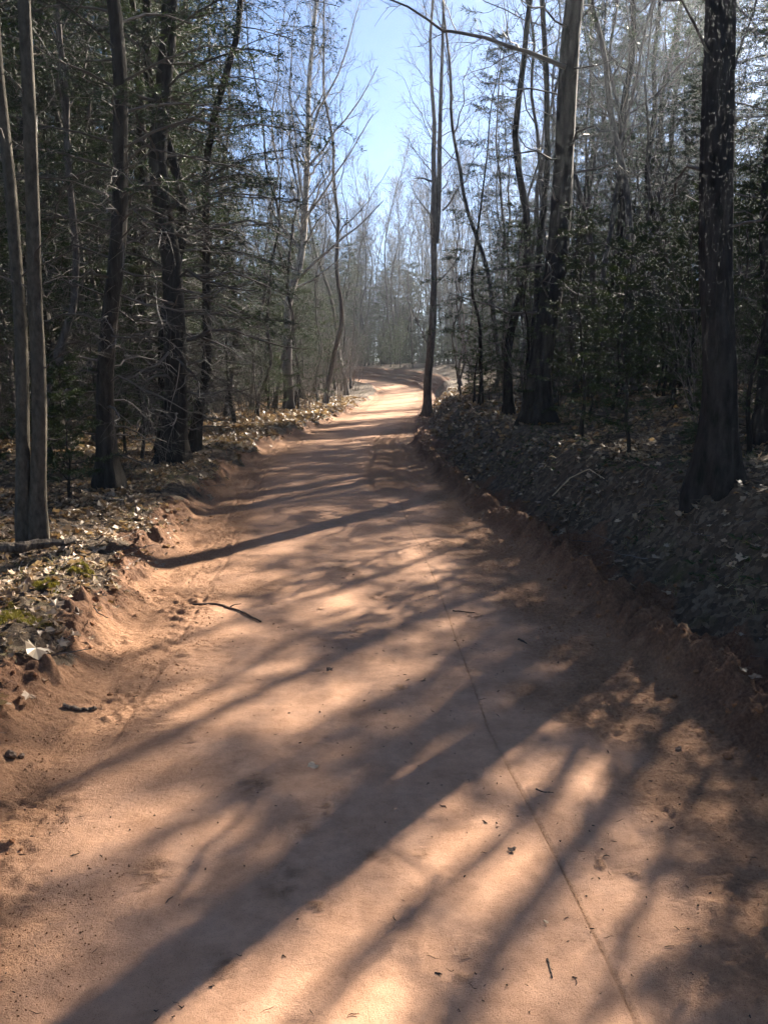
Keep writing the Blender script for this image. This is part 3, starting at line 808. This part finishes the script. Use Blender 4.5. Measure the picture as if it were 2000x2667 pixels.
# middle distance
scatter(CON + ['pine1'], 26, (8, 26), (20, 42), 'conifer_tree', 'tall needle tree, deep right woods,', 'tree', 'needle trees deep in the right woods', 1.3, (.9, 1.25), inview, 3.6)
scatter(['sap2'], 24, (4.6, 14), (8, 20), 'young_fir', 'shaded young fir in the near right woods,', 'fir', 'young firs in the near right woods', .7, (.7, 1.15), inview, 3.4)
scatter(CON, 36, (-26, -3.6), (24, 58), 'spruce_tree', 'green spruce further back left,', 'tree', 'spruces further back left of the road', 1.3, (.55, 1.0), inview)
scatter(HARD, 90, (-30, -3.0), (26, 62), 'hardwood_tree', 'bare hardwood further back left,', 'tree', 'bare hardwoods further back left of the road', .8, (.7, 1.1), inview)
scatter(['shrub0', 'shrub1', 'shrub2'], 80, (-9, -2.4), (22, 60), 'bare_shrub', 'leafless tan shrub towards the bend,', 'shrub', 'bare shrubs towards the bend', .5, (.9, 1.9), inview2, 2.4)
scatter(CON, 28, (4.5, 26), (25, 58), 'spruce_tree', 'green spruce further back right,', 'tree', 'spruces further back right of the road', 1.3, (.55, 1.0), lambda x, y: inview(x, y) and (y < 48 or x > 12))
scatter(HARD, 80, (3.2, 30), (26, 62), 'hardwood_tree', 'bare hardwood further back right,', 'tree', 'bare hardwoods further back right of the road', .8, (.7, 1.1), inview)
scatter(['sap1', 'sap2'], 34, (-16, -3.0), (13, 46), 'young_fir', 'bushy young fir in the left woods,', 'fir', 'bushy young firs left of the road', .7, (1.0, 2.3), inview, 2.9)
scatter(['sap1', 'sap2'], 40, (5.8, 18), (11, 46), 'young_fir', 'bushy young fir in the right woods,', 'fir', 'bushy young firs right of the road', .7, (1.0, 2.3), inview, 3.2)
# beyond the bend
scatter(CON, 46, (-6, 44), (66, 92), 'spruce_tree', 'dark spruce beyond the bend,', 'tree', 'spruces beyond the bend', 1.2, (.5, 1.0), lambda x, y: -14 < x < 14 and not (y < 80 and .819 * x - .574 * y > -42), 1.9)
scatter(['tall0', 'tall1'], 150, (-10, 60), (70, 100), 'tall_hardwood', 'bare hardwood beyond the bend,', 'tree', 'bare hardwoods beyond the bend', .8, (.75, 1.15), lambda x, y: -24 < x < 26, 1.9)

scatter(['sap1', 'sap2'], 110, (-8, 46), (66, 90), 'young_fir', 'bushy dark fir beyond the bend,', 'fir', 'bushy firs beyond the bend', .8, (1.5, 3.2), lambda x, y: -13 < x < 13 and not (y < 75 and .819 * x - .574 * y > -42), 1.9)
scatter(['sap0', 'sap1'], 60, (-4, 40), (64, 76), 'fir_sapling', 'low fir sapling beyond the bend,', 'sapling', 'low fir saplings beyond the bend', .6, (.9, 1.6), lambda x, y: -10 < x < 11, 2.3)
# ---- far woods that read as one grey mass
def far_woods():
    g = np.random.default_rng(77)
    n = 180
    yy = 95 + 75 * g.random(n); xx = (g.random(n) * 2 - 1) * (.62 * yy)
    zz = H(xx, yy)
    s = np.linspace(0, 1, 6); Ht = 11 + 5 * g.random(n)
    P = np.stack([xx, yy, zz], -1)[:, None] + np.stack([0 * s, 0 * s, s], -1)[None] * Ht[:, None, None]
    w = np.cumsum(g.normal(0, .12, P.shape), 1); w -= w[:, :1]; w[..., 2] = 0; P = P + w
    R = (.09 * (.6 + .7 * g.random((n, 1)))) * (1 - .85 * s)[None]
    B1, R1 = spawn(g, P, R, 12, .25, 1, lambda t: 3.4 * (1.15 - t), .7, 4, .2, .1, .45, .014)
    B2, R2 = spawn(g, B1, R1, 3, .2, 1, lambda t: 1.3 + 0 * t, .7, 3, .1, .1, .6, .011)
    o = link('far_woods', mesh_np('far_woods', *join([tubes(P, R, 5), tubes(B1, R1, 3), tubes(B2, R2, 3)])), M['twig'])
    tag(o, 'hazy grey mass of bare trees far beyond the bend', 'woods', kind='stuff')
far_woods()

for (xx, yy, k, sc_, lab) in ((-3.7, 13.2, 'con3', .95, 'full dark spruce at the roadside behind the straight dark spruce'), (-4.5, 16.0, 'con2', 1.0, 'full dark spruce at the left roadside, halfway to the leaning aspen'),
                         (-6.0, 18.8, 'con3', .85, 'full dark spruce at the left roadside, nearest the leaning aspen')):
    plant(k, 'spruce_tree', xx, yy, yy * 1.7, sc_, lab, 'tree'); taken.append((xx, yy))
# the same woods beside and behind the viewer, which close off the low sky
nb_ = 0
while nb_ < 26:
    xx = -16 + 32 * gw.random(); yy = -16 + 21 * gw.random()
    if abs(xx) < 3.4 or abs(xx) < .62 * yy + 2.6 or any((xx - a) ** 2 + (yy - b) ** 2 < 2.2 for a, b in taken): continue
    taken.append((xx, yy)); nb_ += 1
    plant((CON + ['pine0', 'pine1'])[nb_ % 6], 'conifer_tree', xx, yy, gw.random() * 6.28, .85 + .3 * gw.random(), 'needle tree in the woods beside and behind the viewer', 'tree', 'needle trees behind the viewer')
for (xx, yy, k, sc_, lab) in ((4.3, 7.5, 'hard1', .52, 'low bare tree added for lattice shade just beyond the right edge of the picture'), (5.3, 8.8, 'hard3', .5, 'low bare tree added for lattice shade beyond the right edge, second from the picture'),
                         (5.9, 9.5, 'hard0', .62, 'low bare tree added for lattice shade beyond the right edge, third from the picture'), (6.6, 10.4, 'hard2', .55, 'low bare tree added for lattice shade beyond the right edge, furthest from the picture')):
    plant(k, 'hardwood_tree', xx, yy, yy * 1.3, sc_, lab, 'tree'); taken.append((xx, yy))  # out-of-view trees added to cast a branch lattice on the road
for i, (xx, yy) in enumerate(((4.3, 8.9), (5.0, 10.1), (5.9, 11.6), (4.6, 11.9), (6.9, 11.2), (3.9, 10.0), (3.7, 8.0), (5.6, 9.0))):  # firs added to throw low shade over the right bank
    if any((xx - a) ** 2 + (yy - b) ** 2 < .16 for a, b in taken): continue
    plant('sap2', 'young_fir', xx, yy, i * 1.9, .72 + .08 * (i % 4), 'young fir added for shade close behind the thick right trunk', 'fir', 'young firs behind the thick right trunk'); taken.append((xx, yy))
for (px_, py_, k, sc_, lab) in ((842, 1052, 'hard3', 1.25, 'pale twiggy bare tree right behind the leaning aspen'),
                         (905, 1030, 'hard4', 1.2, 'bare tree standing alone at the left bank near the bend'), (800, 1045, 'hard2', 1.2, 'bare tree in the brush between the aspen and the bend')):
    xx, yy, zz = at(px_, py_); uu = (xx - float(cx(yy))) / float(wy(yy))
    if abs(uu) < 2.1: xx = float(cx(yy)) + math.copysign(2.3, uu) * float(wy(yy))
    plant(k, 'hardwood_tree', xx, yy, px_ * .01, sc_, lab, 'tree'); taken.append((xx, yy))
for i, (xx, yy, k, sc_) in enumerate(((5.6, 11.5, 'con0', .52), (6.3, 13.3, 'con1', .48), (5.1, 13.1, 'hard1', .6), (5.5, 14.9, 'con0', .55), (6.9, 12.4, 'hard3', .52), (4.5, 12.6, 'hard0', .6), (6.0, 16.2, 'con1', .5), (4.9, 15.8, 'hard2', .6))):  # low trees added as lacy shadow casters for the road
    if any((xx - a) ** 2 + (yy - b) ** 2 < .1 for a, b in taken): continue
    plant(k, 'small_spruce' if k[0] == 'c' else 'hardwood_tree', xx, yy, i * 1.3, sc_, ('small full spruce' if k[0] == 'c' else 'low bare hardwood') + ' added for dapple in the right woods between the straight pine and the thick trunk', 'tree', 'low trees between the straight pine and the thick trunk'); taken.append((xx, yy))
# ---- pines and spruces added up-sun so their crowns dapple the road
for (xx, yy, k, sc_, lab) in ((9.0, 14.6, 'pine0', 1.0, 'tufted pine added out beyond the right edge of the picture, nearer'),
                         (8.6, 15.9, 'con3', .9, 'dense spruce added behind the two nearest right trunks'),
                         (7.4, 14.9, 'con2', .95, 'dense dark spruce added close behind the tufted pine, right woods'), (8.0, 17.6, 'con1', 1.0, 'narrow spruce added deep behind the thick right trunk'),
                         (12.6, 18.5, 'pine1', 1.0, 'tufted pine added furthest out beyond the right edge of the picture')):
    plant(k, 'pine_tree', xx, yy, xx * 2.1, sc_, lab, 'tree'); taken.append((xx, yy))
for i in range(16):                              # young firs added to keep the near right bank in shade
    xx = 3.5 + 3.0 * gw.random(); yy = 3.6 + 5.0 * gw.random()
    if any((xx - a) ** 2 + (yy - b) ** 2 < .5 for a, b in taken): continue
    taken.append((xx, yy))
    plant('sap%d' % (1 + i % 2), 'fir_sapling', xx, yy, gw.random() * 6.28, .75 + .4 * gw.random(), 'young fir added for shade on the near right bank just outside the picture', 'sapling', 'young firs beside the near right bank')
# ------------------------------------------------------------------ fallen leaves
def leaf_shape(g, lobes=5):
    """a curled, lobed dry leaf about 1 unit long: stem at the origin"""
    k = 2 * lobes + 3
    a = np.linspace(-2.5, 2.5, k)
    r = np.where(np.arange(k) % 2 == 1, 1.0, .70) * (.8 + .35 * g.random(k)) * (.62 + .38 * np.cos(a * .5))
    ring = np.stack([np.cos(a) * r * .55 + .38, np.sin(a) * r * .55], -1)
    pts = np.concatenate([[[.34, 0]], ring])
    c1, c2 = g.normal(0, .4), .25 + .6 * g.random()
    zz = c2 * pts[:, 1] ** 2 + c1 * (pts[:, 0] - .3) ** 2 + .05 * g.normal(0, 1, len(pts)); zz -= zz.min()
    V = np.concatenate([pts, zz[:, None]], 1)
    F = np.array([[0, i, i + 1] for i in range(1, k)])
    V = np.concatenate([V, [[-.35, .02, .02], [-.35, -.0, .02], [.2, .012, .03]]])
    F = np.concatenate([F, [[len(V) - 3, len(V) - 2, len(V) - 1]]])
    return V, F
gl = np.random.default_rng(5)
LEAVES = []
for i in range(10):
    V, F = leaf_shape(gl)
    me = mesh_np('dry_leaf', V, F); me.materials.append(M['leaf'] if i < 8 else M['pale_leaf']); LEAVES.append(me)
def ground_xyz(x, y): return float(H(x, y))
def fineH(x, y):
    u = (x - cx(y)) / wy(y)
    return terrain(u, y)[0]
def lay(me, name, x, y, size, parent=None, lift=.0, mat_=None):
    o = bpy.data.objects.new(name, me); COL.objects.link(o)
    if parent: o.parent = parent
    o.location = (x, y, float(fineH(np.array([x]), np.array([y]))[0]) + lift)
    o.rotation_euler = (gl.normal(0, .35), gl.normal(0, .35), gl.random() * 6.28)
    o.scale = (size, size * (.7 + .5 * gl.random()), size)
    return o
n = 0
while n < 250:                                   # pieces of the left bank's litter, nearest the camera
    yy = 2.2 + 5.5 * gl.random() ** .8; uu = -1.55 - 1.9 * gl.random()
    li = float(terrain(np.array([uu]), np.array([yy]))[1][0])
    if gl.random() > .10 + .9 * li: continue
    lay(LEAVES[int(gl.integers(10))], 'fallen_leaf', uu + float(cx(yy)), yy, .055 + .05 * gl.random() ** 1.8, left_bank, .006); n += 1
n = 0
while n < 130:
    yy = 3.2 + 5 * gl.random(); uu = 2.2 + 1.8 * gl.random()
    li = float(terrain(np.array([uu]), np.array([yy]))[1][0])
    if gl.random() > .05 + .95 * li: continue
    lay(LEAVES[int(gl.integers(10))], 'fallen_leaf', uu + float(cx(yy)), yy, .05 + .05 * gl.random(), right_bank, .006); n += 1

def litter_stuff(name, label, n, u0, u1, y0, y1, size, seed, ypow=2.0, thr=.0):
    g = np.random.default_rng(seed)
    y = y0 * (y1 / y0) ** g.random(n)
    u = u0 + (u1 - u0) * g.random(n) ** 1.3
    z, li, lo = terrain(u, y)
    keep = g.random(n) < np.maximum(li, .05) * sstep(fbm(cx(y) + u, y, 1.1, 2, 91), .25, .5)
    y, u, z = y[keep], u[keep], z[keep]; m = len(y)
    x = cx(y) + u * wy(y)
    s = size * (.6 + .8 * g.random(m)) * np.clip(y / 9., 1, 2.2)
    a = g.random(m) * 6.28
    e1 = np.stack([np.cos(a), np.sin(a), g.normal(0, .35, m)], -1); e2 = np.stack([-np.sin(a), np.cos(a), g.normal(0, .35, m)], -1)
    up = np.array([0, 0, 1.])
    curl = (.1 + .35 * g.random(m))[:, None]
    c = np.stack([x, y, z + .008 + .02 * g.random(m)], -1)
    s = s[:, None]; wd = s * (.3 + .25 * g.random(m))[:, None]
    v = [c - e1 * s * .5, c - e1 * s * .1 + e2 * wd + up * curl * s, c + e1 * s * .5, c - e1 * s * .1 - e2 * wd + up * curl * s, c + e1 * s * .15 + e2 * wd * .2, c - e1*s*.25]
    V = np.stack([v[0], v[1], v[2], v[3], v[4], v[5]], 1)
    b = (np.arange(m) * 6)[:, None]
    F = np.concatenate([b + np.array([[0, 5, 4, 1]]), b + np.array([[1, 4, 2, 2]])[:, :4], b + np.array([[0, 3, 4, 5]]), ], 0)
    # triangles only, to keep the folded outline
    T = np.concatenate([b + np.array([[5, 0, 3]]), b + np.array([[5, 1, 0]]), b + np.array([[5, 3, 4]]), b + np.array([[5, 4, 1]]), b + np.array([[4, 3, 2]]), b + np.array([[4, 2, 1]])], 0)
    o = link(name, mesh_np(name, V.reshape(-1, 3), T), M['leaf'])
    tag(o, label, 'leaf litter', kind='stuff')
def near_litter(name, label, n, u0, u1, y0, y1, seed):
    g = np.random.default_rng(seed)
    shapes = [leaf_shape(g, 4 + i % 3) for i in range(12)]
    y = y0 * (y1 / y0) ** g.random(n); u = u0 + (u1 - u0) * g.random(n) ** 1.2
    z, li, lo = terrain(u, y)
    keep = g.random(n) < np.maximum(li, .14) * sstep(fbm(cx(y) + u, y, 1.1, 2, 91), .2, .45)
    y, u, z = y[keep], u[keep], z[keep]
    parts = []
    for i in range(len(y)):
        V, F = shapes[i % 12]
        R = np.array(Matrix.Rotation(g.random() * 6.28, 3, 'Z') @ Matrix.Rotation(g.normal(0, .3), 3, 'X') @ Matrix.Rotation(g.normal(0, .3), 3, 'Y'))
        sz = .045 + .06 * g.random() ** 1.5
        parts.append(((V * [sz, sz * (.6 + .5 * g.random()), sz]) @ R.T + [cx(y[i]) + u[i], y[i], z[i] + .006 + .02 * g.random()], F))
    V, F = join(parts)
    tag(link(name, mesh_np(name, V, F), M['leaf']), label, 'leaf litter', kind='stuff')
near_litter('leaf_litter', 'lobed dry leaves thick on the near left bank', 6200, -1.55, -5.0, 2.0, 9, 13)
near_litter('leaf_litter', 'lobed dry leaves thick on the near right bank', 2800, 1.8, 6, 2.6, 10, 14)
litter_stuff('leaf_litter', 'tan dry leaf litter covering the left bank and woods', 22000, -1.5, -9, 6.5, 45, .06, 11)
litter_stuff('leaf_litter', 'shaded dry leaf litter covering the right bank and woods', 15000, 1.7, 10, 7, 45, .055, 12)

# dry grass and moss on the banks
def tufts(name, label, n, u0, u1, y0, y1, ln, seed, mat_, wd=.0016, per=7, thr=.5, upr=.7):
    g = np.random.default_rng(seed)
    y = y0 * (y1 / y0) ** g.random(n); u = u0 + (u1 - u0) * g.random(n)
    z, li, lo = terrain(u, y)
    keep = (g.random(n) < li) & (fbm(cx(y) + u, y, 1.3, 2, 92) > thr)
    y, u, z = y[keep], u[keep], z[keep]; m = len(y)
    c = np.stack([cx(y) + u * wy(y), y, z - .004], -1)[:, None] + g.normal(0, .012, (m, per, 3)) * np.array([1, 1, 0])
    d = norm(g.normal(0, 1, (m, per, 3)) * np.array([1, 1, .3]) + np.array([0, 0, upr]))
    l = (ln * (.4 + .9 * g.random((m, per))))[..., None]; w = norm(np.cross(d, g.normal(0, 1, (m, per, 3)))) * wd
    mid = c + d * l * .55; tip = c + d * l; tip[..., 2] -= .25 * l[..., 0]
    V = np.stack([c - w, c + w, mid + w, mid - w, tip], 2).reshape(-1, 3)
    b = (np.arange(m * per) * 5)[:, None]
    F = np.concatenate([b + np.array([[0, 1, 2]]), b + np.array([[0, 2, 3]]), b + np.array([[3, 2, 4]])])
    o = link(name, mesh_np(name, V, F), mat_); tag(o, label, name.replace('_', ' '), kind='stuff')
tufts('dry_grass', 'dry tan grass blades along the left bank', 3600, -1.7, -4.5, 2.5, 40, .12, 21, M['grass'], .0016)
tufts('dry_grass', 'sparse dry grass blades on the shaded right bank', 1500, 2.2, 5, 3, 30, .11, 22, M['grass'], .0016)

def fallen_twigs():
    g = np.random.default_rng(64); n = 1500
    y = 2.2 * (22 / 2.2) ** g.random(n); lf = g.random(n) < .6
    u = np.where(lf, -edge_l(y) - .15 - 3 * g.random(n) ** 1.3, edge_r(y) + .5 + 3 * g.random(n))
    z = terrain(u, y)[0]; a = g.random(n) * 6.28; ln = .06 + .32 * g.random(n) ** 2
    d = np.stack([np.cos(a), np.sin(a), .06 + g.normal(0, .12, n)], -1); s_ = np.linspace(0, 1, 6)
    P = np.stack([cx(y) + u, y, z + .012], -1)[:, None] + d[:, None] * (ln[:, None] * s_)[..., None] + np.cumsum(g.normal(0, .008, (n, 6, 3)), 1)
    R = (.0014 + .0035 * g.random((n, 1)) ** 2) * (1 - .6 * s_)[None]
    B, RB = spawn(g, P, R, 2, .3, .9, lambda t: .08 + 0 * t, .7, 3, 0, .1, .6, .001)
    tag(link('fallen_twigs', mesh_np('fallen_twigs', *join([tubes(P, R, 4), tubes(B, RB, 3)])), M['twig']), 'thin dead twigs strewn over both leafy banks', 'twigs', kind='stuff')
fallen_twigs()
tufts('ground_plants', 'low dark green plants on the shaded right bank', 3000, 2.3, 6, 3.2, 22, .07, 23, M['fresh_needle'], .0055, 7, .42, .5)
# ------------------------------------------------------------------ soil clods of the bladed ridge
import bmesh
CL = []
for i in range(6):
    bm = bmesh.new(); bmesh.ops.create_icosphere(bm, subdivisions=2, radius=1)
    rg = np.random.default_rng(600 + i); ax = rg.normal(0, 1, (5, 3)); 
    for v in bm.verts:
        k = 1 + .16 * sum(math.sin(3.1 * float(np.dot(ax[j], v.co)) + j) for j in range(5)) * .6 + .07 * rg.normal()
        v.co = v.co * k; v.co.z *= .75
    me = bpy.data.meshes.new('soil_clod'); bm.to_mesh(me); bm.free(); me.materials.append(M['soil']); CL.append(me)
gc = np.random.default_rng(61)
for i in range(230):
    yy = 2.0 * (14 / 2.2) ** gc.random(); uu = float(edge_r(np.array([yy]))[0]) + .02 + abs(gc.normal(0, .28))
    o = lay(CL[int(gc.integers(6))], 'clod', uu + float(cx(yy)), yy, 1, right_bank, .004)
    s = .006 + .017 * gc.random() ** 2.5; o.scale = (s, s * (.7 + .5 * gc.random()), s)
for i in range(180):
    yy = 2.0 * (14 / 2.0) ** gc.random(); uu = -float(edge_l(np.array([yy]))[0]) - .25 + gc.normal(0, .22)
    o = lay(CL[int(gc.integers(6))], 'clod', uu + float(cx(yy)), yy, 1, left_bank, .003)
    s = .005 + .015 * gc.random() ** 2.5; o.scale = (s, s * (.7 + .5 * gc.random()), s)
def crumbs():
    g = np.random.default_rng(62); n = 20000
    y = 1.3 * (16 / 1.3) ** g.random(n)
    sd = g.random(n) < .55
    u = np.where(sd, edge_r(y) - .35 + np.abs(g.normal(0, .4, n)), -edge_l(y) + .55 - np.abs(g.normal(0, .5, n)))
    kp = g.random(n) < sstep(fbm(cx(y) + u, y, 4.5, 2, 95), .45, .7); y, u = y[kp], u[kp]; n = len(y)
    z, li, lo = terrain(u, y)
    s = (.0014 + .005 * g.random(n) ** 3) * np.clip(y / 3.5, .6, 1.3)
    base = np.array([[1, 0, 0], [-.5, .87, 0], [-.5, -.87, 0], [0, 0, 1.1], [0, 0, -.6]])
    V = base[None] * (.6 + .8 * g.random((n, 5, 1))) * s[:, None, None]
    V = V + np.stack([cx(y) + u, y, z + .001], -1)[:, None]
    F = np.array([[0, 1, 3], [1, 2, 3], [2, 0, 3], [1, 0, 4], [2, 1, 4], [0, 2, 4]])
    F = (np.arange(n) * 5)[:, None, None] + F[None]
    o = link('soil_crumbs', mesh_np('soil_crumbs', V.reshape(-1, 3), F.reshape(-1, 3)), M['soil']); tag(o, 'small red soil crumbs along both road edges', 'soil crumbs', kind='stuff')
crumbs()
def debris():
    g = np.random.default_rng(63); n = 1700
    y = 1.2 * (12 / 1.2) ** g.random(n); u = -1.3 + 2.7 * g.random(n)
    kp = g.random(n) < .15 + .85 * sstep(fbm(cx(y) + u, y, 2.2, 2, 97), .42, .68); y, u = y[kp], u[kp]; n = len(y)
    z = terrain(u, y)[0]
    a = g.random(n) * 6.28; ln = .002 + .017 * g.random(n) ** 4
    d = np.stack([np.cos(a), np.sin(a), g.normal(0, .15, n)], -1)
    P0 = np.stack([cx(y) + u, y, z + .003], -1)
    s = np.linspace(-1, 1, 4)
    P = P0[:, None] + d[:, None] * (ln[:, None] * s)[..., None] + g.normal(0, .002, (n, 4, 3))
    R = (.0008 + .0022 * g.random((n, 1)) ** 2) * np.array([[.5, 1, .9, .4]])
    o = link('road_debris', mesh_np('road_debris', *tubes(P, R, 4)), M['debris']); tag(o, 'tiny dark bark bits and twig ends strewn over the road', 'debris', kind='stuff')
debris()

# ------------------------------------------------------------------ single things on the ground
def stick(name, pix, r, label, cat, material, side=0, seed=0, lifts=None, sides=8):
    """a stick or log whose axis passes over these ground pixels"""
    g = np.random.default_rng(seed)
    Q = np.array([at(*p) for p in pix])
    if lifts is not None: Q[:, 2] += np.array(lifts)
    Q[:, 2] += r * .7
    K = 14
    s = np.linspace(0, 1, K)
    c = np.concatenate([[0], np.cumsum(np.linalg.norm(np.diff(Q, axis=0), axis=1))]); c /= c[-1]
    P = np.stack([np.interp(s, c, Q[:, i]) for i in range(3)], -1) 
    P[1:-1] += g.normal(0, r * .35, (K - 2, 3)) * np.array([1, 1, .4])
    o0 = P[0].copy(); P = (P - o0)[None]
    L = np.linalg.norm(P[0, -1])
    R = (r * (1 - .45 * s) * (1 + .12 * g.normal(0, 1, K)))[None]
    V, F = tubes(P, R, sides)
    V = V + g.normal(0, r * .06, V.shape)
    # closed, broken ends
    n0 = len(V); ends = []
    V = np.concatenate([V, [P[0, 0] - .3 * r * norm(P[0, 1] - P[0, 0])], [P[0, -1] + .6 * r * norm(P[0, -1] - P[0, -2])]])
    F2 = [[(i + 1) % sides, i, n0, n0] for i in range(sides)]
    T = np.concatenate([F[:, [0, 1, 2]], F[:, [0, 2, 3]], np.array([[(i + 1) % sides, i, n0] for i in range(sides)]),
                        np.array([[n0 - sides + i, n0 - sides + (i + 1) % sides, n0 + 1] for i in range(sides)])])
    parts = [(V, T)]
    if side:
        B, RB = spawn(g, P, R, side, .15, .95, lambda t: L * .16 + 0 * t, .7, 5, -.05, .1, .6, r * .25)
        v, f = tubes(B, RB, 4)
        v[:, 2] = np.maximum(v[:, 2], -r * .4)
        parts.append((v, np.concatenate([f[:, [0, 1, 2]], f[:, [0, 2, 3]]])))
    o = link(name, mesh_np(name, *join(parts), False), material); o.location = o0
    tag(o, label, cat)
    return o
stick('fallen_log', [(-60, 1468), (60, 1456), (195, 1436)], .05, 'short broken dark log lying at the foot of the twin maple', 'log', M['wood'], 0, 1, [.06, .06, .05], 14)
stick('fallen_log', [(452, 1213), (478, 1232), (522, 1256)], .035, 'weathered brown log end on the left bank beside the leaning spruce', 'log', M['wood'], 0, 2, None, 12)
stick('fallen_branch', [(503, 1577), (560, 1574), (620, 1592), (680, 1622)], .010, 'dark forked twig lying across the left wheel track', 'branch', M['debris'], 5, 3)
stick('fallen_branch', [(168, 1845), (205, 1853), (252, 1850)], .012, 'short grey stick half sunk in the left dirt edge', 'stick', M['wood'], 0, 4)
stick('bent_branch', [(1432, 1300), (1480, 1278), (1530, 1262), (1572, 1262)], .008, 'pale arched branch sticking out of the right bank', 'branch', M['pale_leaf'], 2, 5, [0, .12, .16, 0.05])
stick('bare_stick', [(250, 1300), (285, 1262), (300, 1205)], .012, 'pale forked stick leaning at the slim spruce base', 'stick', M['dead_twig'], 5, 6, [0, .12, .40])
stick('twig', [(1395, 2058), (1410, 2066), (1440, 2070)], .004, 'small dark twig lying in the bicycle track', 'twig', M['debris'], 3, 7)
stick('twig', [(1180, 1592), (1235, 1598)], .005, 'thin straight twig right of the bicycle track, mid road', 'twig', M['debris'], 2, 8)
stick('twig', [(1350, 1668), (1380, 1685)], .008, 'dark bark piece near the right road edge', 'twig', M['debris'], 1, 9)
stick('twig', [(1425, 2505), (1438, 2550)], .003, 'thin curved twig at the bottom right of the road', 'twig', M['debris'], 3, 10)
def one_leaf(px, py, size, m, label, seed):
    g = np.random.default_rng(seed); V, F = leaf_shape(g)
    me = mesh_np('single_leaf', V, F); me.materials.append(m)
    x, y, _ = at(px, py); o = lay(me, 'fallen_leaf', x, y, size, None, .004)
    tag(o, label, 'leaf')
one_leaf(860, 1755, .055, M['dark_leaf'], 'dark dry leaf alone in the middle of the road', 1)
one_leaf(830, 1992, .06, M['pale_leaf'], 'pale curled leaf with dark underside, left of the long trunk shadow', 2)
one_leaf(1417, 2412, .018, M['pale_leaf'], 'tiny white leaf flake left of the bicycle track', 3)
one_leaf(1330, 2210, .035, M['dark_leaf'], 'small dark curled leaf left of the bicycle track, near bottom', 4)
one_leaf(320, 1555, .10, M['pale_leaf'], 'pale leaf propped on the slope of the left dirt bank', 5)
one_leaf(92, 1700, .14, M['pale_leaf'], 'largest pale lobed leaf at the left edge of the picture', 6)
def stone(px, py, r, label, seed):
    x, y, _ = at(px, py)
    o = lay(CL[seed % 6].copy(), 'stone', x, y, 1, None, r * .3); o.scale = (r, r * .8, r)
    o.data.materials.clear(); o.data.materials.append(M['debris']); tag(o, label, 'stone')
stone(28, 1978, .028, 'dark round stone at the left edge of the picture', 1)
stone(57, 1976, .016, 'small dark stone next to the round stone at the left edge', 2)
stone(1765, 1965, .016, 'small dark stone beside the right dirt ridge', 3)
# moss cushions on the left bank
def moss(px, py, rx, ry, label, seed):
    x, y, z = at(px, py); g = np.random.default_rng(seed); n = 2600
    a = g.random(n) * 6.28; r = np.sqrt(g.random(n)) * (.7 + .3 * np.sin(a * 3 + seed))
    X = x + rx * r * np.cos(a); Y = y + ry * r * np.sin(a)
    u = X - cx(Y); Z = terrain(u, Y)[0] + .02 * np.sqrt(np.maximum(0, 1 - r * r))
    c = np.stack([X - x, Y - y, Z - z], -1)
    d = norm(g.normal(0, .5, (n, 3)) + np.array([0, 0, 1.])); w = norm(np.cross(d, g.normal(0, 1, (n, 3)))) * .0022
    l = (.008 + .014 * g.random(n))[:, None]
    V = np.stack([c - w - d * .012, c + w - d * .012, c + d * l], 1).reshape(-1, 3); F = np.arange(3 * n).reshape(-1, 3)
    o = link('moss_cushion', mesh_np('moss_cushion', V, F), M['moss']); o.location = (x, y, z); tag(o, label, 'moss')
moss(20, 1620, .22, .30, 'yellow-green moss cushion at the left edge of the picture', 1)
moss(215, 1500, .10, .13, 'small yellow moss cushion near the broken log', 2)
moss(130, 1545, .09, .12, 'flat moss cushion among pale leaves left of the small yellow one', 3)


# ------------------------------------------------------------------ thin air between the trees, also standing in for lens glare
def haze():
    bm = bmesh.new(); bmesh.ops.create_cube(bm, size=1)
    me = bpy.data.meshes.new('haze'); bm.to_mesh(me); bm.free()
    m = bpy.data.materials.new('haze'); m.use_nodes = True; nt = m.node_tree; nt.nodes.clear()
    v = nt.nodes.new('ShaderNodeVolumePrincipled'); o_ = nt.nodes.new('ShaderNodeOutputMaterial')
    v.inputs['Color'].default_value = (.86, .92, 1, 1); v.inputs['Density'].default_value = HAZE; v.inputs['Anisotropy'].default_value = .75
    nt.links.new(v.outputs[0], o_.inputs['Volume'])
    o = link('haze', me, m); o.location = (0, 200, 11.5); o.scale = (760, 500, 30); tag(o, 'thin pale haze hanging between the trees, also standing in for lens glare', 'haze', kind='stuff')
haze()
